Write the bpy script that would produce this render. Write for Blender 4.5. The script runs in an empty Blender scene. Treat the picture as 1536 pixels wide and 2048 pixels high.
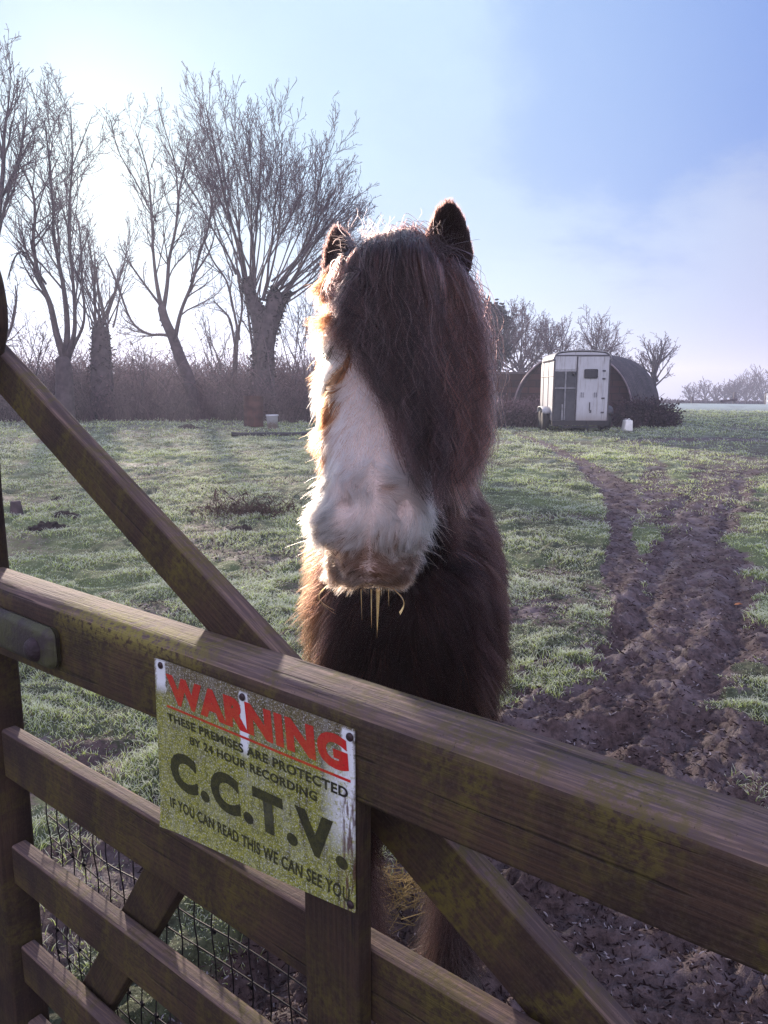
import bpy, bmesh, math, random
import numpy as np
from mathutils import Matrix, Vector, kdtree
R = math.radians
SC = bpy.context.scene
COL = SC.collection

# ------------------------------------------------------------------ camera, sky, sun, exposure
EYE = 1.5; PITCH = R(9.6)
cam_d = bpy.data.cameras.new("camera"); cam = bpy.data.objects.new("camera", cam_d); COL.objects.link(cam)
cam_d.sensor_fit = 'VERTICAL'; cam_d.sensor_height = 36.0; cam_d.lens = 36.0 * 1500 / 2048
cam_d.clip_start = 0.05; cam_d.clip_end = 2000
cam.location = (0, 0, EYE); cam.rotation_euler = (R(90) - PITCH, 0, 0)
SC.camera = cam
SUN_AZ, SUN_EL = R(-19.4), R(13.2)           # azimuth from +Y towards +X
sd = Vector((math.sin(SUN_AZ) * math.cos(SUN_EL), math.cos(SUN_AZ) * math.cos(SUN_EL), math.sin(SUN_EL)))
sun_d = bpy.data.lights.new("sun", 'SUN'); sun_d.energy = 5.0; sun_d.angle = R(2.6); sun_d.color = (1.0, 0.84, 0.70)
sun = bpy.data.objects.new("sun", sun_d); COL.objects.link(sun)
sun.rotation_euler = sd.to_track_quat('Z', 'Y').to_euler(); sun.location = (-8, 20, 8)
vs = SC.view_settings; vs.view_transform = 'Standard'; vs.look = 'None'; vs.gamma = 1.0; vs.exposure = 0.75
try: vs.use_curve_mapping = False
except Exception: pass

def mk_world():
    w = bpy.data.worlds.new("World"); SC.world = w; w.use_nodes = True
    nt = w.node_tree; N = nt.nodes; L = nt.links; N.clear()
    def nd(t, **k):
        n = N.new(t)
        for a, b in k.items(): setattr(n, a, b)
        return n
    def math_(op, a, b=None, c=None, clamp=False):
        n = nd('ShaderNodeMath', operation=op); n.use_clamp = clamp
        for i, v in enumerate((a, b, c)):
            if v is None: continue
            if isinstance(v, (int, float)): n.inputs[i].default_value = v
            else: L.new(v, n.inputs[i])
        return n.outputs[0]
    def mix(f, a, b, bt='MIX'):
        n = nd('ShaderNodeMix', data_type='RGBA', blend_type=bt)
        for s, v in ((n.inputs[0], f), (n.inputs[6], a), (n.inputs[7], b)):
            if isinstance(v, (int, float)): s.default_value = v
            elif isinstance(v, tuple): s.default_value = v + (1,)
            else: L.new(v, s)
        return n.outputs[2]
    def mr(v, a, b, c=0., d=1.):
        n = nd('ShaderNodeMapRange', interpolation_type='SMOOTHSTEP'); n.clamp = True
        L.new(v, n.inputs[0])
        for i, x in enumerate((a, b, c, d)): n.inputs[i + 1].default_value = x
        return n.outputs[0]
    tc = nd('ShaderNodeTexCoord'); dirv = tc.outputs['Generated']
    sky = nd('ShaderNodeTexSky', sky_type='NISHITA'); sky.sun_disc = False
    sky.sun_elevation = SUN_EL; sky.sun_rotation = SUN_AZ; sky.air_density = 1.0; sky.dust_density = 1.5
    sep = nd('ShaderNodeSeparateXYZ'); L.new(dirv, sep.inputs[0])
    X, Y, Z = sep.outputs
    dv = nd('ShaderNodeVectorMath', operation='DOT_PRODUCT'); L.new(dirv, dv.inputs[0]); dv.inputs[1].default_value = sd
    dot = dv.outputs['Value']
    # blue side of the sky is to the right of the sun and overhead
    c1 = mr(Z, 0.0, 0.55)
    base = mix(c1, (3.3, 3.5, 5.9), (1.2, 2.4, 5.9))
    base = mix(0.15, base, sky.outputs[0])
    # soft cloud layer (planar projection of the direction)
    zz = math_('ADD', math_('MAXIMUM', Z, 0.0), 0.32)
    cx = nd('ShaderNodeCombineXYZ'); L.new(math_('DIVIDE', X, zz), cx.inputs[0]); L.new(math_('DIVIDE', Y, zz), cx.inputs[1])
    nz = nd('ShaderNodeTexNoise'); L.new(cx.outputs[0], nz.inputs['Vector'])
    nz.inputs['Scale'].default_value = 1.25; nz.inputs['Detail'].default_value = 7.0; nz.inputs['Roughness'].default_value = 0.56
    nz.inputs['Distortion'].default_value = 0.35
    low = mr(Z, 0.03, 0.46, 0.27, 0.0)
    cl = mr(math_('ADD', nz.outputs['Fac'], low), 0.34, 0.64)
    # breaks of clear blue between the banks
    def gap(x, y, wide, amt):
        r_ = _r0 * ((x - 768) / 1500) + _f0 - _u0 * ((y - 1024) / 1500); r_.normalize()
        g_ = nd('ShaderNodeVectorMath', operation='DOT_PRODUCT'); L.new(dirv, g_.inputs[0]); g_.inputs[1].default_value = r_
        a_ = math_('ADD', g_.outputs['Value'], math_('MULTIPLY', math_('SUBTRACT', nz.outputs['Fac'], 0.5), -0.16))
        return mr(a_, math.cos(R(wide * 1.25)), math.cos(R(wide * .1)), 0.0, amt)
    _r0 = Vector((1, 0, 0)); _f0 = Vector((0, math.cos(PITCH), -math.sin(PITCH))); _u0 = Vector((0, math.sin(PITCH), math.cos(PITCH)))
    hole = math_('MAXIMUM', gap(1330, 60, 12, .95), gap(960, 320, 9, .3))
    cl = math_('MULTIPLY', cl, math_('SUBTRACT', 1.0, hole)); base = mix(hole, base, (1.35, 2.5, 6.1))
    # thin bright mist that grows towards the sun
    mist = mr(dot, 0.62, 1.02)
    cloudc = mix(mist, (3.6, 4.1, 6.2), (5.0, 6.9, 8.7))
    col = mix(math_('MULTIPLY', cl, 0.85), base, cloudc)
    col = mix(math_('MULTIPLY', mist, 0.72), col, (4.6, 6.4, 8.3))
    glow = math_('POWER', math_('MAXIMUM', dot, 0.0), 110.0)
    col = mix(math_('MULTIPLY', glow, 1.0), col, (8.2, 9.9, 9.8))
    # unseen sky behind the camera, brightened to light the shaded fronts
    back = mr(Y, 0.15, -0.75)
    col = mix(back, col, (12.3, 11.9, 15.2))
    # below the horizon
    col = mix(mr(Z, 0.0, -0.08), col, (1.2, 1.3, 1.2))
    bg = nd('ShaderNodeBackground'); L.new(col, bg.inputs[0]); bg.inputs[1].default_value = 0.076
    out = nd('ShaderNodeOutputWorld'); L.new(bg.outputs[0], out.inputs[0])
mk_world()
SC.render.engine = 'CYCLES'
try: SC.cycles_curves.shape = 'RIBBONS'
except Exception: pass
cy = SC.cycles
cy.max_bounces = 8; cy.diffuse_bounces = 3; cy.glossy_bounces = 3; cy.transmission_bounces = 6; cy.transparent_max_bounces = 8
cy.use_denoising = True; cy.use_adaptive_sampling = False
try: cy.denoising_prefilter = 'NONE'
except Exception: pass

# ------------------------------------------------------------------ helpers
_f = np.array([0, math.cos(PITCH), -math.sin(PITCH)]); _u = np.array([0, math.sin(PITCH), math.cos(PITCH)]); _r = np.array([1., 0, 0])
CAM = np.array([0, 0, EYE])
def ray(x, y): return _r * (x - 768) / 1500 + _f - _u * (y - 1024) / 1500
def at(x, y, Y):                                  # photo direction (x, y) at Y metres in front: a world point
    r = ray(x, y); return CAM + r * Y / r[1]
def _h(ix, iy, iz, seed):
    h = (ix.astype(np.int64) * 374761393 + iy.astype(np.int64) * 668265263 + iz.astype(np.int64) * 2147483647 + seed * 974711) & 0xffffffff
    h = ((h ^ (h >> 13)) * 1274126177) & 0xffffffff
    h = ((h ^ (h >> 16)) * 2246822519) & 0xffffffff
    return ((h ^ (h >> 15)) & 0xffffff) / float(0xffffff)
def vnoise(P, seed=0):
    P = np.asarray(P, float)
    if P.shape[1] == 2: P = np.concatenate([P, np.zeros((len(P), 1))], 1)
    i = np.floor(P).astype(np.int64); f = P - i; f = f * f * (3 - 2 * f)
    o = np.zeros(len(P))
    for a in (0, 1):
        wx = f[:, 0] if a else 1 - f[:, 0]
        for b in (0, 1):
            wy = f[:, 1] if b else 1 - f[:, 1]
            for c in (0, 1):
                wz = f[:, 2] if c else 1 - f[:, 2]
                o += wx * wy * wz * _h(i[:, 0] + a, i[:, 1] + b, i[:, 2] + c, seed)
    return o
def fbm(P, seed=0, octv=4, g=0.5):
    P = np.asarray(P, float); o = 0; a = 1; s = 0
    for k in range(octv):
        o = o + a * vnoise(P * 2 ** k + 17.3 * k, seed + k); s += a; a *= g
    return o / s
def vec_noise(P, seed): return np.stack([vnoise(P, seed + k * 31) for k in range(3)], 1) * 2 - 1
def sst(x, a, b):
    t = np.clip((x - a) / (b - a), 0, 1); return t * t * (3 - 2 * t)
def nrm(v): return v / np.maximum(np.linalg.norm(v, axis=-1, keepdims=True), 1e-9)

def place(o, parent):
    COL.objects.link(o)
    if parent is not None:
        o.parent = parent
        if parent.parent is None and parent.type == 'EMPTY': o.matrix_parent_inverse = Matrix.Translation(-parent.location)
    return o
def mesh_obj(name, V, Fc, mat, parent=None, smooth=True, attrs=None):
    me = bpy.data.meshes.new(name)
    if isinstance(Fc, np.ndarray):
        V = np.asarray(V, np.float32); n = Fc.shape[1]
        me.vertices.add(len(V)); me.vertices.foreach_set('co', V.ravel())
        me.loops.add(Fc.size); me.loops.foreach_set('vertex_index', Fc.ravel().astype(np.int32))
        me.polygons.add(len(Fc)); me.polygons.foreach_set('loop_start', np.arange(0, Fc.size, n, dtype=np.int32))
        me.update(calc_edges=True)
    else:
        me.from_pydata([tuple(v) for v in V], [], [tuple(f) for f in Fc]); me.update()
    if smooth: me.polygons.foreach_set('use_smooth', np.ones(len(me.polygons), bool))
    for k, a in (attrs or {}).items():
        at_ = me.attributes.new(k, 'FLOAT', 'POINT'); at_.data.foreach_set('value', np.asarray(a, np.float32))
    if mat: me.materials.append(mat)
    return place(bpy.data.objects.new(name, me), parent)
def bm_obj(name, bm, mat, parent=None, smooth=False):
    me = bpy.data.meshes.new(name); bm.normal_update(); bm.to_mesh(me); bm.free()
    if smooth: me.polygons.foreach_set('use_smooth', np.ones(len(me.polygons), bool))
    if mat: me.materials.append(mat)
    return place(bpy.data.objects.new(name, me), parent)
def hair_obj(name, pts, rad, mat, parent=None, col=None):
    """pts (N,K,3), rad (N,K) or (N,), col (N,3)"""
    N, K = pts.shape[:2]
    hc = bpy.data.hair_curves.new(name); hc.add_curves([K] * N)
    hc.attributes['position'].data.foreach_set('vector', pts.astype(np.float32).ravel())
    ra = hc.attributes.get('radius') or hc.attributes.new('radius', 'FLOAT', 'POINT')
    ra.data.foreach_set('value', rad.astype(np.float32).ravel())
    if col is not None:
        ca = hc.attributes.new('col', 'FLOAT_COLOR', 'POINT')
        c4 = np.ones((N, K, 4), np.float32); c4[:, :, :3] = col[:, None, :]
        ca.data.foreach_set('color', c4.ravel())
    hc.materials.append(mat)
    return place(bpy.data.objects.new(name, hc), parent)
def empty(name, loc, label=None, cat=None, group=None):
    o = bpy.data.objects.new(name, None); o.location = loc; o.empty_display_size = 0.1; COL.objects.link(o)
    if label: tag(o, label, cat, group)
    return o
def tag(o, label, cat, group=None, kind=None):
    o['label'] = label; o['category'] = cat
    if group: o['group'] = group
    if kind: o['kind'] = kind
    return o
def structure(o): o['kind'] = 'structure'; return o

# ---- materials
class MT:
    def __init__(s, name):
        s.m = bpy.data.materials.new(name); s.m.use_nodes = True; s.nt = s.m.node_tree
        s.N = s.nt.nodes; s.L = s.nt.links; s.b = s.N['Principled BSDF']; s.out = s.N['Material Output']
    def nd(s, t, **k):
        n = s.N.new(t)
        for a, b in k.items(): setattr(n, a, b)
        return n
    def lk(s, a, b): s.L.new(a, b)
    def coord(s, which='Object', scale=(1, 1, 1), rot=(0, 0, 0)):
        tc = s.nd('ShaderNodeTexCoord'); mp = s.nd('ShaderNodeMapping'); mp.inputs['Scale'].default_value = scale
        mp.inputs['Rotation'].default_value = rot
        s.lk(tc.outputs[which], mp.inputs[0]); return mp.outputs[0]
    def noise(s, vec, scale, detail=4, rough=0.55, dist=0.0, out='Fac'):
        n = s.nd('ShaderNodeTexNoise'); s.lk(vec, n.inputs['Vector'])
        n.inputs['Scale'].default_value = scale; n.inputs['Detail'].default_value = detail
        n.inputs['Roughness'].default_value = rough; n.inputs['Distortion'].default_value = dist
        return n.outputs[out]
    def mr(s, v, a, b, c=0., d=1.):
        n = s.nd('ShaderNodeMapRange'); n.clamp = True; n.interpolation_type = 'SMOOTHSTEP'; s.lk(v, n.inputs[0])
        for i, x in enumerate((a, b, c, d)): n.inputs[i + 1].default_value = x
        return n.outputs[0]
    def mix(s, f, a, b, bt='MIX'):
        n = s.nd('ShaderNodeMix', data_type='RGBA', blend_type=bt)
        for q, v in ((n.inputs[0], f), (n.inputs[6], a), (n.inputs[7], b)):
            if isinstance(v, (int, float)): q.default_value = v
            elif isinstance(v, tuple): q.default_value = v + (1,)
            else: s.lk(v, q)
        return n.outputs[2]
    def math(s, op, a, b=None, clamp=False):
        n = s.nd('ShaderNodeMath', operation=op); n.use_clamp = clamp
        for i, v in enumerate((a, b)):
            if v is None: continue
            if isinstance(v, (int, float)): n.inputs[i].default_value = v
            else: s.lk(v, n.inputs[i])
        return n.outputs[0]
    def color(s, c):
        if isinstance(c, tuple): s.b.inputs['Base Color'].default_value = c + (1,)
        else: s.lk(c, s.b.inputs['Base Color'])
    def set(s, rough=None, spec=None, metal=None):
        for k, v in (('Roughness', rough), ('Specular IOR Level', spec), ('Metallic', metal)):
            if v is None: continue
            if isinstance(v, (int, float)): s.b.inputs[k].default_value = v
            else: s.lk(v, s.b.inputs[k])
        return s
    def bump(s, h, strength=0.5, dist=0.01):
        n = s.nd('ShaderNodeBump'); n.inputs['Strength'].default_value = strength; n.inputs['Distance'].default_value = dist
        s.lk(h, n.inputs['Height']); s.lk(n.outputs[0], s.b.inputs['Normal'])
    def attr(s, name): n = s.nd('ShaderNodeAttribute'); n.attribute_name = name; return n
def simple(name, c, rough=0.6, metal=0.0, var=0.25, scale=6.0, bump=0.0, spec=0.4):
    t = MT(name); v = t.coord()
    n = t.noise(v, scale, 6, 0.6)
    f = t.mr(n, 0.3, 0.7)
    t.color(t.mix(f, tuple(x * (1 - var) for x in c), tuple(min(1, x * (1 + var)) for x in c)))
    t.set(rough, spec, metal)
    if bump: t.bump(t.noise(v, scale * 6, 4), bump, 0.01)
    return t.m
def hair_mat(name, rough=0.35, rad_rough=0.45, coat=0.0, ior=1.5):
    t = MT(name); t.N.remove(t.b)
    h = t.nd('ShaderNodeBsdfHairPrincipled'); h.parametrization = 'COLOR'
    a = t.attr('col'); t.lk(a.outputs['Color'], h.inputs['Color'])
    h.inputs['Roughness'].default_value = rough; h.inputs['Radial Roughness'].default_value = rad_rough
    h.inputs['IOR'].default_value = ior
    t.lk(h.outputs[0], t.out.inputs[0]); return t.m
def strand_mat(name, rough=0.7, trans=0.35, frost=None):
    """grass blades and thin stems: colour per strand, optional frost towards the tip"""
    t = MT(name); t.N.remove(t.b)
    a = t.attr('col'); c = a.outputs['Color']
    if frost:
        hi = t.nd('ShaderNodeHairInfo')
        c = t.mix(t.mr(hi.outputs['Intercept'], 0.25, 1.0, 0.0, frost[3]), c, frost[:3])
    d = t.nd('ShaderNodeBsdfDiffuse'); t.lk(c, d.inputs[0])
    if trans:
        tr = t.nd('ShaderNodeBsdfTranslucent'); t.lk(c, tr.inputs[0])
        mx = t.nd('ShaderNodeMixShader'); mx.inputs[0].default_value = trans
        t.lk(d.outputs[0], mx.inputs[1]); t.lk(tr.outputs[0], mx.inputs[2]); t.lk(mx.outputs[0], t.out.inputs[0])
    else: t.lk(d.outputs[0], t.out.inputs[0])
    return t.m
def box(bm, x0, x1, y0, y1, z0, z1, bev=0.0, seg=2):
    vs_ = [bm.verts.new((x, y, z)) for x in (x0, x1) for y in (y0, y1) for z in (z0, z1)]
    fs = [bm.faces.new([vs_[i] for i in q]) for q in ((0, 1, 3, 2), (4, 6, 7, 5), (0, 4, 5, 1), (2, 3, 7, 6), (0, 2, 6, 4), (1, 5, 7, 3))]
    if bev:
        es = list({e for f in fs for e in f.edges})
        bmesh.ops.bevel(bm, geom=es, offset=bev, segments=seg, affect='EDGES', profile=0.5)
def tube_arr(polys, sides):
    """polys: list of (pts (K,3), radii (K,)) -> vertices and quads of tapered tubes"""
    Vs, Fs, off = [], [], 0
    ang = np.linspace(0, 2 * np.pi, sides, endpoint=False)
    for P, r in polys:
        P = np.asarray(P, float); K = len(P)
        T = nrm(np.gradient(P, axis=0))
        ref = np.array([0.31, 0.95, 0.05]) if abs(T[0][2]) > 0.7 else np.array([0., 0.1, 1.])
        A = nrm(np.cross(T, ref)); B = np.cross(T, A)
        V = P[:, None] + (A[:, None] * np.cos(ang)[None, :, None] + B[:, None] * np.sin(ang)[None, :, None]) * np.asarray(r)[:, None, None]
        Vs.append(V.reshape(-1, 3))
        i = np.arange(K - 1)[:, None] * sides + np.arange(sides)[None]
        j = np.arange(K - 1)[:, None] * sides + (np.arange(sides)[None] + 1) % sides
        Fs.append(np.stack([i, j, j + sides, i + sides], -1).reshape(-1, 4) + off); off += K * sides
    return np.concatenate(Vs), np.concatenate(Fs)
def tubes(name, polys, sides, mat, parent=None):
    V, F = tube_arr(polys, sides); return mesh_obj(name, V, F, mat, parent)
def lathe(bm, prof, n=24, M=None):
    rings = []
    for r, z in prof:
        rings.append([bm.verts.new((r * math.cos(2 * math.pi * k / n), r * math.sin(2 * math.pi * k / n), z)) for k in range(n)])
    new = []
    for a, b in zip(rings, rings[1:]):
        for k in range(n): new.append(bm.faces.new((a[k], a[(k + 1) % n], b[(k + 1) % n], b[k])))
    if prof[0][0] > 1e-4: bm.faces.new(rings[0][::-1])
    if prof[-1][0] > 1e-4: bm.faces.new(rings[-1])
    if M is not None: bmesh.ops.transform(bm, matrix=M, verts=[v for r in rings for v in r])

# ------------------------------------------------------------------ the field
def pl_dist(x, y, pts):
    """distance to a polyline and interpolated third column (half width) and fourth (strength)"""
    best = np.full(len(x), 1e9); hw = np.zeros(len(x)); st = np.zeros(len(x))
    for a, b in zip(pts, pts[1:]):
        ax, ay = a[0], a[1]; dx, dy = b[0] - ax, b[1] - ay
        t = np.clip(((x - ax) * dx + (y - ay) * dy) / (dx * dx + dy * dy), 0, 1)
        dd = np.hypot(x - ax - t * dx, y - ay - t * dy)
        m = dd < best; best = np.where(m, dd, best)
        hw = np.where(m, a[2] + t * (b[2] - a[2]), hw); st = np.where(m, a[3] + t * (b[3] - a[3]), st)
    return best, hw, st
MUD = [(0.3, 1.0, 1.3, 1), (0.75, 2.2, 0.75, 1), (1.1, 3.1, 0.62, 1), (1.5, 3.8, 0.5, 1), (2.0, 4.6, 0.48, 1), (2.5, 5.7, 0.42, .95), (3.05, 7.1, 0.40, .88), (4.3, 9.8, 0.55, .68), (6.1, 13.2, .85, .52), (8.2, 17.5, 1.6, .42), (11.5, 22, 2.0, .3)]
RUT1 = [(1.62, 4.5, .16, .95), (1.88, 5.7, .14, .95), (2.2, 6.8, .13, .95), (2.62, 8.2, .16, .95), (3.2, 9.8, .26, .9), (3.5, 11.8, .26, .85), (3.75, 14, .2, .8), (3.75, 17, .18, .75), (3.7, 21, .2, .6)]
RUT2 = [(3.0, 8.4, .25, .6), (3.9, 10.6, .3, .6), (4.9, 13.5, .25, .5), (5.6, 16.5, .25, .45), (6.2, 20, .3, .4)]
BAND3 = [(6.5, 18.5, .5, .75), (8.5, 18.9, .5, .75), (10.5, 17.8, .5, .65), (12.5, 15.5, .5, .5)]  # dark arc across the right of the field, drawn as mud
PATCH = [(-1.56, 4.2, .45, .6), (-0.95, 2.0, .5, .75), (-1.5, 2.6, .6, .55), (1.3, 5.9, .35, .45), (1.05, 4.9, .35, .55), (-3.4, 6.6, .8, .4), (12.0, 24.0, 2.2, .45), (0.1, 1.9, .6, .9)]
def mudmask(x, y):
    P = np.stack([x, y], 1)
    w = (fbm(P * 1.7, 5, 4) - .5) * 1.5 + (fbm(P * 7, 9, 3) - .5) * .5
    m = np.zeros(len(x))
    for pl in (MUD, RUT1, RUT2, BAND3):
        dd, hw, st = pl_dist(x, y, pl)
        k = 0.55 if pl is MUD else 0.22
        m = np.maximum(m, st * (1 - sst(dd + w * k * (0.5 + hw), hw * 0.72, hw * 1.25)))
    for px, py, r, st in PATCH:
        dd = np.hypot(x - px, (y - py) * .8)
        m = np.maximum(m, st * (1 - sst(dd + w * r * .8, r * .35, r * 1.15)))
    bare = sst(fbm(P * 1.05 + 31, 15, 4), .575, .66) * sst(np.hypot(x, y), 1.5, 3.5)      # small worn hollows in the turf
    m = np.maximum(m, .42 * bare)
    return np.clip(m, 0, 1)
def base_h(x, y):
    r = np.hypot(x, y)
    left = sst(-x + 2, -2, 8)
    h = sst(r, 8, 24) * (0.14 + 0.2 * left)
    h = h - np.maximum(r - 55, 0) * 0.0205 * sst(r, 50, 75)
    return h + (fbm(np.stack([x, y], 1) * .12, 3, 2) - .5) * .16 * sst(r, 4, 16) * (1 - sst(r, 60, 90))
def ground(x, y, detail=True):
    x = np.atleast_1d(np.asarray(x, float)); y = np.atleast_1d(np.asarray(y, float))
    h = base_h(x, y); m = mudmask(x, y); r = np.hypot(x, y)
    if detail:
        P = np.stack([x, y], 1)
        wp = P + (np.stack([vnoise(P * 2.2, 41), vnoise(P * 2.2, 42)], 1) - .5) * .35
        gr = (fbm(wp * 3.2, 11, 4) - .5) * .085 + (fbm(wp * 9.5, 13, 2) - .5) * .075 + (fbm(wp * np.array([.9, 1.6]), 12, 3) - .5) * .07
        rid = np.abs(fbm(wp * 4.6, 21, 3) - .5) * 2; lump = fbm(wp * 11, 22, 4) - .5; fine = np.abs(fbm(wp * 30, 23, 3) - .5)
        hoof = sst(vnoise(wp * 4.2, 27), .62, .8)
        dm, _, _ = pl_dist(x + (vnoise(P * .9, 44) - .5) * .25, y, MUD); rut = .7 * (-.055 * np.exp(-((dm - .30) / .085) ** 2) + .030 * np.exp(-((dm - .45) / .07) ** 2) + .022 * np.exp(-((dm - .15) / .07) ** 2)) * sst(r, 2.6, 3.8) * (1 - .5 * sst(r, 9, 16)); nr = 1 - .6 * sst(r, 3.2, 6.5); md = -.035 + ((rid - .25) * .075 + lump * .085) * nr + (fine + (fbm(wp * np.array([24, 55]), 24, 3) - .5) * .8) * .06 - hoof * .045 * nr + rut
        far = 1 - sst(r, 25, 60)
        h = h + (gr * (1 - m) + md * m * (1 - .45 * sst(r, 7, 20))) * far
    return h
def H(x, y): return float(ground(x, y, False)[0])

def mk_terrain():
    fine = np.arange(R(-50), R(50), 0.0046); co = np.linspace(R(50), R(310), 60)
    th = np.concatenate([fine, co[:-1]])
    rr = 0.25 * np.exp(np.arange(0, math.log(700 / 0.25), 0.0066))
    TH, RR = np.meshgrid(th, rr); x = (RR * np.sin(TH)).ravel(); y = (RR * np.cos(TH)).ravel()
    z = np.empty(len(x)); m = np.empty(len(x))
    for i in range(0, len(x), 100000):
        sl = slice(i, i + 100000); z[sl] = ground(x[sl], y[sl]); m[sl] = mudmask(x[sl], y[sl])
    n, k = TH.shape
    i = np.arange(n - 1)[:, None] * k + np.arange(k)[None]; j = np.arange(n - 1)[:, None] * k + (np.arange(k)[None] + 1) % k
    F = np.stack([i, j, j + k, i + k], -1).reshape(-1, 4)
    t = MT("pasture_soil"); v = t.coord('Object')
    mud = t.attr('mud').outputs['Fac']
    n1 = t.noise(v, 0.45, 5, .6); n2 = t.noise(v, 3.5, 6, .65); n3 = t.noise(v, 26, 5, .7); n4 = t.noise(v, 110, 3, .7)
    g = t.mix(t.mr(n3, .35, .65), (.026, .026, .017), (.11, .12, .065))
    g = t.mix(t.mr(n1, .4, .62, 0, .7), g, (.16, .20, .08))
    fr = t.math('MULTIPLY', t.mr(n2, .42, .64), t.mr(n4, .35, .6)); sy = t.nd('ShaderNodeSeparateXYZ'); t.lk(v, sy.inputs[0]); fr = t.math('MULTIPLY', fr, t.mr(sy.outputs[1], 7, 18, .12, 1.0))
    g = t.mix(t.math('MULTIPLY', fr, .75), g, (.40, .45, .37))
    # far field under heavy frost
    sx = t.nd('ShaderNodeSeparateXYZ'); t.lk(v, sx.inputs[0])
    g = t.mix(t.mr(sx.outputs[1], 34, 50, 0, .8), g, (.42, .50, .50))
    md = t.mix(t.mr(n3, .3, .7), (.042, .027, .027), (.145, .099, .097))
    md = t.mix(t.mr(n2, .45, .7, 0, .55), md, (.25, .195, .21))
    edge = t.math('ADD', mud, t.math('MULTIPLY', t.math('SUBTRACT', n3, .5), .9))
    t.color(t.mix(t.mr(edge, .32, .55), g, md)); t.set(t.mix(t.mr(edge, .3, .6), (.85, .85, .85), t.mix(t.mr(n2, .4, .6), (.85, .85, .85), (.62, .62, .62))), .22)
    t.bump(t.math('ADD', n3, t.math('MULTIPLY', n4, .5)), .8, .02)
    o = mesh_obj("ground", np.stack([x, y, z], 1), F, t.m, None, True, {'mud': m}); structure(o)
mk_terrain()

def mk_grass():
    rng = np.random.default_rng(4)
    g_near = strand_mat("frosted_grass_blade", trans=.4, frost=(.87, .91, .83, .97))
    def blades(n, r0, r1, pw, hgt, wid, K=3):
        q = rng.random(n)
        r = (r0 ** pw + q * (r1 ** pw - r0 ** pw)) ** (1 / pw)
        th = rng.uniform(R(-38), R(38), n)
        x, y = r * np.sin(th), r * np.cos(th)
        P = np.stack([x, y], 1)
        m = mudmask(x, y)
        tuft = fbm(P * 3.1, 61, 4); big = fbm(P * .55, 62, 3)
        keep = rng.random(n) > m * 1.15 + sst(.45 - tuft, 0, .12) * .42
        keep &= ((x * .6237 + y * .7817) > .78)
        x, y, P, tuft, big, r = x[keep], y[keep], P[keep], tuft[keep], big[keep], r[keep]; n = len(x)
        z = ground(x, y)
        hh = hgt * (.35 + 1.3 * sst(tuft, .35, .7)) * rng.uniform(.5, 1.25, n) * (.9 + .018 * r)
        az = rng.uniform(0, 2 * np.pi, n) + (vnoise(P * 2.3, 71) - .5) * 5
        lean = rng.uniform(.25, 1.15, n)
        s = np.linspace(0, 1, K)
        dx = np.cos(az)[:, None] * lean[:, None] * hh[:, None] * s ** 1.7; dy = np.sin(az)[:, None] * lean[:, None] * hh[:, None] * s ** 1.7
        pts = np.stack([x[:, None] + dx, y[:, None] + dy, z[:, None] - .004 + hh[:, None] * s * (1 - .25 * lean[:, None] * s)], -1)
        rad = (wid * rng.uniform(.6, 1.3, n) * (1 + .13 * r))[:, None] * np.array([1, .8, .12])[None] if K == 3 else None
        mixg = np.clip((big - .3) * 2.2 + rng.normal(0, .22, n), 0, 1)[:, None]
        col = (1 - mixg) * np.array([.24, .29, .12]) + mixg * np.array([.38, .46, .13])
        col = col * np.exp(rng.normal(0, .35, n))[:, None]
        dry = (rng.random(n) < .13)[:, None]
        col = np.where(dry, np.array([.22, .19, .10]) * rng.uniform(.6, 1.2, n)[:, None], col)
        return pts, rad, col
    A = [blades(210000, 1.0, 6.0, 1.25, .029, .0010), blades(230000, 5.0, 18.0, .9, .033, .0013), blades(90000, 15.0, 46.0, .7, .05, .0018)]
    pts = np.concatenate([a[0] for a in A]); rad = np.concatenate([a[1] for a in A]); col = np.concatenate([a[2] for a in A])
    o = hair_obj("grass", pts, rad, g_near, None, col); tag(o, "short pasture grass tipped with white frost", "grass", kind='stuff')
mk_grass()

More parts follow.
